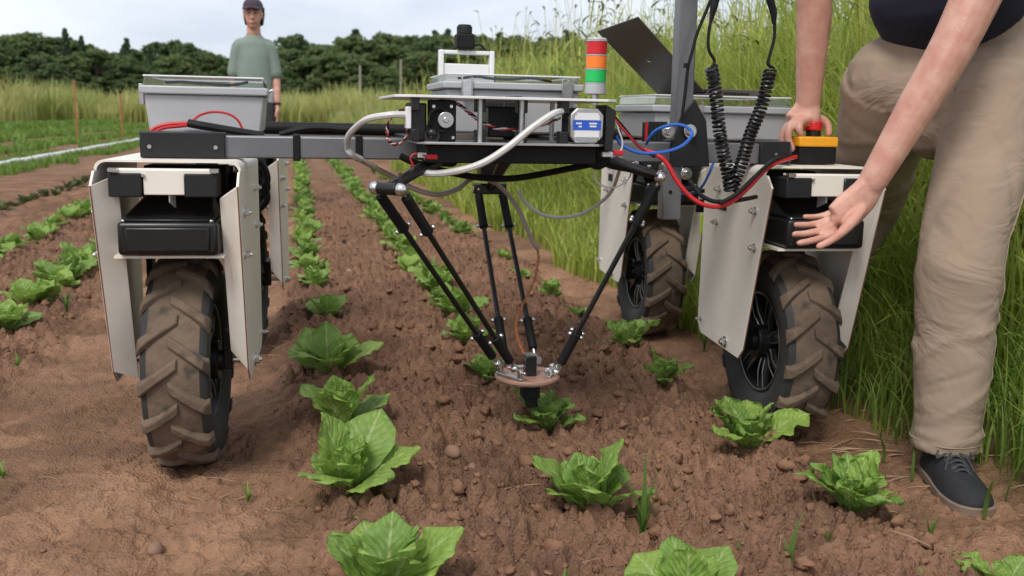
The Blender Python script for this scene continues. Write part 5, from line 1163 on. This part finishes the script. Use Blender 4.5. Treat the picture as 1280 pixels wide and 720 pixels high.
# shoes: lofted upper on a cupped sole
def shoe(heel, toe, root):
    heel, toe = np.asarray(heel, float), np.asarray(toe, float); d = unit(toe - heel); s = np.cross(d, V(0, 0, 1)); L0 = np.linalg.norm(toe - heel)
    st = [(0, .034, .06), (.05, .042, .092), (.2, .046, .106), (.33, .047, .104), (.45, .051, .090), (.6, .057, .074), (.75, .059, .062), (.88, .052, .052), (.96, .037, .042), (1.0, .016, .030)]
    vv = []; n = 14
    for (t_, w, h) in st:
        for j in range(n):
            a = PI * j / (n - 1); vv.append(heel + d * L0 * t_ + s * math.cos(a) * w * (1 - .12 * math.sin(a)) + V(0, 0, .018 + (h - .018) * max(0, math.sin(a)) ** .75))
    k = len(st); ff = [(i * n + j, i * n + j + 1, (i + 1) * n + j + 1, (i + 1) * n + j) for i in range(k - 1) for j in range(n - 1)] + [tuple(range(n)), tuple((k - 1) * n + j for j in range(n))]
    mb = MB(); mb.add(vv, ff); up = mb.build('shoe', M['shoe'], root, angle=60)
    sm = up.modifiers.new('Subsurf', 'SUBSURF'); sm.levels = sm.render_levels = 1
    mb = MB(); ring = [heel + d * L0 * (t_ - .005 if t_ < .5 else t_ + .012) + s * sg * (w + .004) for sg, seq in ((1, st), (-1, st[::-1])) for (t_, w, h) in seq]
    n = len(ring); mb.add([p + V(0, 0, .0) for p in ring] + [p + V(0, 0, .022) for p in ring], [tuple(range(n - 1, -1, -1)), tuple(range(n, 2 * n))] + [(i, (i + 1) % n, n + (i + 1) % n, n + i) for i in range(n)])
    mb.build('sole', M['sole'], up, bevel=.003, angle=70)
    mb = MB()
    for i in range(6):
        t_ = .36 + i * .055; h = np.interp(t_, [q[0] for q in st], [q[2] for q in st]); w = .026
        mb.tube(curve([heel + d * L0 * (t_ + .02 * (i % 2)) - s * w + V(0, 0, h - .012), heel + d * L0 * t_ + V(0, 0, h + .004), heel + d * L0 * (t_ + .02 * ((i + 1) % 2)) + s * w + V(0, 0, h - .012)], 4), .003, 6)
        mb.tube(curve([heel + d * L0 * (t_ + .03) - s * w + V(0, 0, h - .014), heel + d * L0 * (t_ + .015) + V(0, 0, h + .005), heel + d * L0 * (t_ - .01) + s * w + V(0, 0, h - .010)], 4), .0026, 6)
    q = heel + d * L0 * .40 + V(0, 0, .094)
    for sg in (-1, 1): mb.tube(curve([q, q + s * sg * .03 + V(0, 0, .012), q + s * sg * .045 + d * .02 + V(0, 0, -.01), q + s * sg * .02 + d * .012], 5), .0026, 6); mb.tube(curve([q, q + s * sg * .02 + d * .03, q + s * sg * .035 + d * .055 + V(0, 0, -.03)], 5), .0024, 6)
    mb.build('lace', M['lace'], up)
gzs = zat(1.6, 2.0) - .004
shoe((1.640, 2.125, gzs), (1.550, 1.828, gzs), p2)
shoe((1.645, 3.03, gzs), (1.46, 2.90, gzs), p2)

# ------------------------------------------------------------------ tall grass bank on the right
YG, DG, LG = (.56, .60, .13), (.21, .32, .05), (.52, .50, .20)
def bank(n, x0, x1, y0, y1, hfun, wfun, lean, seg, cdark, clight, px=1.0):
    yy = y0 * (y1 / y0) ** rng.random(n); xx = x0 + (x1 - x0) * rng.random(n) ** px
    xx += (fbm(yy * 1.3, yy * 0 + 3, 3, 41) - .45) * .35
    ok = ((xx - 1.60) / .16) ** 2 + ((yy - 1.98) / .26) ** 2 > 1; xx, yy = xx[ok], yy[ok]; n = len(xx)
    base = np.stack([xx, yy, zarr(xx, yy) - .01], 1); h = hfun(xx, yy) * rng.uniform(.55, 1.1, n)
    return blades(base, h, rng.uniform(lean[0], lean[1], n), rng.random(n) * 6.28, wfun(xx, yy) * rng.uniform(.6, 1.3, n), mixc(cdark, clight, np.clip(rng.random(n) * .8 + .2 * vnoise(xx * 2, yy * 1.5, 5), 0, 1)), seg)
hb = lambda x, y: np.clip(.22 + 1.1 * smooth(1.65, 2.35, x) + .52 * smooth(2.3, 3.4, x), .1, 1.9) * (.75 + .5 * vnoise(x * 1.1, y * .8, 63)) * (1 - .22 * smooth(9, 22, y))
parts = [bank(5000, 1.72, 2.35, 1.3, 5, lambda x, y: .30 + .35 * smooth(1.7, 2.2, x), lambda x, y: (.0034 + 0 * x), (.8, 2.3), 5, (.14, .24, .04), (.34, .45, .08), 1.0),
         bank(7000, 1.85, 3.6, 2.35, 7, hb, lambda x, y: .0046 + 0 * x, (.3, 1.9), 6, DG, YG, 1.0),
         bank(9000, 1.6, 2.4, 3.6, 16, lambda x, y: .28 + .3 * smooth(1.6, 2.2, x), lambda x, y: .004 + .0005 * y, (.5, 1.7), 4, (.18, .27, .045), YG, 1.2),
         bank(13000, 1.9, 6.0, 5, 20, hb, lambda x, y: .004 + .0006 * y, (.15, 1.3), 5, (.20, .28, .05), (.52, .53, .14), 1.1),
         bank(15000, 1.8, 12, 17, 75, lambda x, y: hb(x, y) * 1.0, lambda x, y: .004 + .0009 * y, (.15, 1.1), 4, (.22, .28, .06), (.54, .52, .20), 1.3)]
# tall seeding stems with nodding foxtail heads
n = 2300; yy = 2.6 * (26 / 2.6) ** rng.random(n); xx = 2.25 + 3.4 * rng.random(n) ** 1.2
stem_h = rng.uniform(1.15, 2.05, n) * (1 - .18 * smooth(9, 20, yy)); ln = rng.uniform(.15, .5, n); dr = rng.random(n) * 6.28
base = np.stack([xx, yy, zarr(xx, yy)], 1); v, q, c = blades(base, stem_h, ln, dr, .0016 + .00022 * yy, mixc(YG, LG, rng.random(n)), 6, 1.5, .7)
parts.append((v, q, c)); tips = v.reshape(n, 7, 2, 3)[:, -1].mean(1)
hv = []; hq_ = []; hc = []; b0 = 0
for i in range(n):
    d = V(math.cos(dr[i]), math.sin(dr[i]), 0); l = rng.uniform(.07, .15); r = rng.uniform(.0045, .009) * (1 + yy[i] / 30); a0 = ln[i]; P = [tips[i] - V(0, 0, .01)]
    for j in range(5): a0 += rng.uniform(.15, .5); P.append(P[-1] + (d * math.sin(a0) + V(0, 0, math.cos(a0))) * l / 5)
    for j in range(6):
        rr = r * (.5, 1, 1.1, 1, .8, .25)[j]
        for k in range(4): a = PI / 2 * k + j; hv.append(P[j] + V(math.cos(a), math.sin(a), .25 * math.cos(a * 2)) * rr)
    for j in range(5):
        for k in range(4): hq_.append((b0 + j * 4 + k, b0 + j * 4 + (k + 1) % 4, b0 + (j + 1) * 4 + (k + 1) % 4, b0 + (j + 1) * 4 + k))
    hc.append(np.repeat(mixc((.22, .25, .06), (.42, .38, .17), rng.random(1)), 24, 0)); b0 += 24
parts.append((np.array(hv), np.array(hq_), np.concatenate(hc)))
# long strap leaves off the stems
for rep in range(5):
    f_ = rng.uniform(.25, .85, n); st_ = v.reshape(n, 7, 2, 3).mean(2); idx = np.clip((f_ * 6).astype(int), 1, 5); bs = st_[np.arange(n), idx]
    parts.append(blades(bs, rng.uniform(.22, .48, n), rng.uniform(1.0, 2.4, n), rng.random(n) * 6.28, rng.uniform(.004, .009, n) * (1 + yy / 18), mixc(DG, YG, rng.random(n) * .8 + .2), 6, 1.0))
parts.append(bank(8500, 1.95, 4.2, 2.45, 9, lambda x, y: hb(x, y) * .85, lambda x, y: .0085 + .0004 * y, (.9, 2.5), 7, (.20, .31, .05), (.50, .54, .12), 1.0))
parts.append(bank(9000, 2.0, 6.5, 6, 26, lambda x, y: hb(x, y) * .9, lambda x, y: .008 + .0009 * y, (.8, 2.4), 6, (.24, .33, .06), (.55, .56, .15), 1.1))
parts.append(bank(2600, 1.9, 4.5, 2.5, 18, lambda x, y: hb(x, y) * .9, lambda x, y: .0028 + .0005 * y, (.2, 1.4), 5, (.40, .32, .16), (.55, .47, .26), 1.0))   # dead stems
n = 9000; yy = 1.7 * (20 / 1.7) ** rng.random(n); xx = 1.95 + 3.2 * rng.random(n) ** 1.3                    # broad leaved weeds among the grass
grp_ = vnoise(xx * 1.6, yy * 1.1, 207) > .52; xx, yy = xx[grp_], yy[grp_]; n = len(xx); base = np.stack([xx, yy, zarr(xx, yy) + hb(xx, yy) * rng.uniform(.25, .92, n)], 1)
vb, qb, cb = blades(base, rng.uniform(.06, .14, n) * (1 + yy / 40), rng.uniform(1.1, 2.2, n), rng.random(n) * 6.28, rng.uniform(.010, .022, n) * (1 + yy / 40), mixc((.13, .24, .045), (.36, .48, .11), rng.random(n)), 5, .9)
parts.append((vb, qb, cb))
stuff('tall_grass', parts, M['grass'], 'bank of tall yellow green grass with nodding seed heads along the right of the field')
# a few blades lying over the track and in front of the trouser leg
fr_ = []
for (u, v_, y, h, le, dr_) in ((1120, 560, 2.2, .16, 1.3, 3.0), (1105, 575, 2.1, .12, 1.5, 3.6), (1240, 520, 1.95, .42, 1.0, 2.7), (1255, 640, 1.8, .22, 1.4, .2), (1230, 650, 1.78, .15, 1.2, 4.2), (1262, 520, 1.95, .40, .9, 2.9), (1140, 600, 2.05, .13, 1.4, 1.0)):
    p = on_ground(u, v_); b_ = np.array([[p[0], p[1], zat(p[0], p[1])]]); fr_.append(blades(b_, np.array([h]), np.array([le]), np.array([dr_]), np.array([.0055]), np.array([[.13, .22, .04]]), 7, 1.2, .1))
stuff('grass_blades', fr_, M['grass'], 'loose green grass blades lying by the black shoe')
# weeds along the far field edge
def weeds_far(x0, x1, y0, y1, n, h, c1, c2, w):
    yy = rng.uniform(y0, y1, n); xx = rng.uniform(x0, x1, n); base = np.stack([xx, yy, zarr(xx, yy)], 1)
    hh = h * rng.uniform(.6, 1.1, n) * (.5 + .9 * vnoise(xx * .55, yy * .22, 91))
    return blades(base, hh, rng.uniform(.3, 2.0, n), rng.random(n) * 6.28, rng.uniform(.6, 1.3, n) * w, mixc(c1, c2, np.clip(rng.random(n) * .6 + .5 * vnoise(xx * .3, yy * .1, 15), 0, 1)), 3)
stuff('far_weeds', [weeds_far(-30, -14, 30, 100, 26000, 2.3, (.24, .30, .07), (.56, .52, .20), .05), weeds_far(-14, 6, 60, 90, 18000, 2.3, (.24, .31, .07), (.56, .53, .20), .06)], M['grass'], 'strip of tall pale weeds along the far edge of the field')

# ------------------------------------------------------------------ pipe, stakes, poles
a, b_ = on_ground(-40, 222), on_ground(172, 179.5)
pts = [a + (b_ - a) * t_ + V(.03 * math.sin(t_ * 17), 0, 0) for t_ in np.linspace(-.15, 1.6, 30)]
mb = MB(); mb.tube([V(p[0], p[1], zat(p[0], p[1]) + .07) for p in pts], .042, 12); po = mb.build('irrigation_pipe', M['pipe']); tag(po, 'long white irrigation pipe lying along the left beds', 'pipe')
for i in (5, 11, 17, 23):
    p = V(pts[i][0], pts[i][1], zat(*pts[i][:2]) + .07); d = unit(pts[i + 1] - pts[i]); mb = MB(); mb.cyl(p - d * .08, p + d * .08, .052, n=12); mb.build('coupling', M['pipe'], po)
def stake(u, v0, v1, lab):
    p = on_ground(u, v1); z1 = spot(u, v0, p[1])[2]; mb = MB(); mb.cyl((p[0], p[1], 0), (p[0], p[1], z1), .022, n=8); o = mb.build('marker_stake', M['stake'], origin=(p[0], p[1], 0)); tag(o, lab, 'stake', 'marker stakes in the left beds')
    mb = MB(); mb.cyl((p[0], p[1], z1 - .02), (p[0], p[1], z1 + .06), .04, .035, n=8); mb.build('stake_cap', M['black_matt'], o)
stake(97, 98, 178, 'taller rust coloured marker stake left of the left box')
stake(153, 116, 174, 'shorter rust coloured marker stake close to the left box')
for (u, v0, y, lab) in ((450, 82, 118, 'pale wooden pole before the far wood, left one'), (501, 74, 122, 'pale wooden pole before the far wood, nearer the centre box')):
    p = spot(u, v0, y); mb = MB(); mb.cyl((p[0], y, 0), (p[0], y, p[2]), .16, .13, n=8); tag(mb.build('wooden_pole', M['wood'], origin=(p[0], y, 0)), lab, 'pole', 'wooden poles before the far wood')

# ------------------------------------------------------------------ far wood
def tree_mesh(seed, kind, nleaf=6500):
    g = np.random.default_rng(seed); H = 10.; cl = []
    if kind == 'pine':
        for i in range(130):
            t_ = g.random() ** .8; z = H * (.15 + .83 * t_); r = 2.0 * (1 - t_) ** .8 + .15; a = g.random() * 6.28; cl.append((V(math.cos(a) * r * g.uniform(.3, 1), math.sin(a) * r * g.uniform(.3, 1), z), .30 + .42 * (1 - t_), .6))
    else:
        for i in range(75):
            a = g.random() * 6.28; ph = g.uniform(-.9, 1); r = 2.9 * math.sqrt(max(.05, 1 - ph * ph)) * g.uniform(.35, 1); cl.append((V(math.cos(a) * r, math.sin(a) * r, H * .60 + ph * H * .36), g.uniform(.35, .85), .8))
        for i in range(26):
            a = g.random() * 6.28; r = g.uniform(.8, 2.9); cl.append((V(math.cos(a) * r, math.sin(a) * r, H * g.uniform(.05, .35)), g.uniform(.6, 1.0), .8))
    k = g.integers(len(cl), size=nleaf); ctr = np.array([c[0] for c in cl])[k]; rr = np.array([c[1] for c in cl])[k]; fl = np.array([c[2] for c in cl])[k]
    d = g.normal(size=(nleaf, 3)); d /= np.linalg.norm(d, axis=1)[:, None]; rad = rr * g.uniform(.55, 1.05, nleaf)
    p = ctr + d * rad[:, None] * np.stack([np.ones(nleaf), np.ones(nleaf), fl], 1)
    u = g.normal(size=(nleaf, 3)); u /= np.linalg.norm(u, axis=1)[:, None]; nn = d + g.normal(size=(nleaf, 3)) * .5; w = np.cross(nn, u); w /= np.linalg.norm(w, axis=1)[:, None]; u = np.cross(w, nn); u /= np.linalg.norm(u, axis=1)[:, None]
    s = g.uniform(.11, .27, nleaf)[:, None] * (1 if kind != 'pine' else .8); vv = np.stack([p - u * s, p + w * s * .8, p + u * s, p - w * s * .8], 1).reshape(-1, 3)
    shade = np.array([g.uniform(0, 1) for _ in cl])[k]
    base = {'pine': ((.06, .095, .048), (.085, .13, .06)), 'oak': ((.075, .12, .045), (.125, .175, .06)), 'ash': ((.09, .14, .048), (.16, .21, .07))}[kind]
    col = mixc(base[0], base[1], np.clip(shade * .6 + g.random(nleaf) * .4, 0, 1))
    return fast_mesh('crown', vv, np.arange(nleaf * 4).reshape(-1, 4), M['foliage'], False, np.repeat(col, 4, 0))
TREES = {'pine': [tree_mesh(1, 'pine', 4200), tree_mesh(2, 'pine', 4200)], 'oak': [tree_mesh(i, 'oak') for i in (3, 4, 5)], 'ash': [tree_mesh(i, 'ash') for i in (6, 7)]}
tm = MB(); tm.tube([(0, 0, 0), (.05, 0, 2.5), (0, .1, 5.5), (0, 0, 8.5)], [.24, .19, .12, .03], 8)
for a in range(6): tm.tube([(0, 0, 3 + a * .5), (math.cos(a * 1.9) * 1.0, math.sin(a * 1.9) * 1.0, 4.2 + a * .6), (math.cos(a * 1.9) * 1.9, math.sin(a * 1.9) * 1.9, 5 + a * .6)], [.09, .06, .02], 5)
t0 = tm.build('trunk', M['bark'], origin=(0, 0, 0)); TRUNK = t0.data; bpy.data.objects.remove(t0)
NAMES = {'pine': ('pine_tree', 'dark pine tree in the far wood'), 'oak': ('broadleaf_tree', 'dark broadleaf tree in the far wood'), 'ash': ('broadleaf_tree', 'lighter green broadleaf tree in the far wood')}
def tree(x, y, h, kind, label=None, wide=1.0):
    nm, lab = NAMES[kind]; r = empty(nm, (x, y, 0), label or lab, 'tree', 'trees of the far wood'); s = h / 10.
    r.rotation_euler = (0, 0, rng.random() * 6.28); r.scale = (s * wide, s * wide, s)
    for (n_, me) in (('crown', TREES[kind][rng.integers(len(TREES[kind]))]), ('trunk', TRUNK)):
        o = bpy.data.objects.new(n_, me); COL.objects.link(o); o.parent = r
def top_h(x, y, dv=0):                                  # the skyline of the wood as seen above the field
    u = 367 + x / y * 1178
    v = np.interp(u, [-300, 0, 50, 140, 180, 235, 270, 350, 390, 440, 520, 600, 700, 1000], [22, 32, 44, 54, 59, 58, 64, 58, 50, 46, 46, 44, 46, 44])
    return float(spot(u, v + dv, y)[2])
for rowi, (y, st, dv) in enumerate(((160, 1.9, 0), (154, 2.0, 5), (148, 2.2, 13), (141, 2.6, 26), (134, 3.0, 44))):
    x = -62.
    while x < 62:
        kind = ['oak', 'oak', 'ash', 'oak', 'oak', 'oak', 'oak', 'oak', 'oak', 'oak', 'oak', 'pine'][rng.integers(12)] if rowi == 0 else (['oak', 'oak', 'ash'][rng.integers(3)])
        if x > 2 and kind == 'oak' and rng.random() < .6: kind = 'ash' if rowi else 'pine'
        h = top_h(x, y, dv) * (rng.uniform(.80, 1.12) if kind != 'pine' else rng.uniform(.95, 1.14)); tree(x + rng.normal() * .7, y + rng.normal() * 3, h, kind, None, rng.uniform(.95, 1.3) * (1.25 if kind != 'pine' else .75)); x += st * rng.uniform(.8, 1.2)
for (u, v, lab) in ((81, 36, 'tallest pine rising above the skyline of the wood at left'), (101, 45, 'second pine above the skyline, just right of the tallest one'), (187, 58, 'lone pine tip above the wood between the stake and the person')):
    p = spot(u, v, 150); tree(p[0], 150, p[2] * 1.02, 'pine', lab, .62)
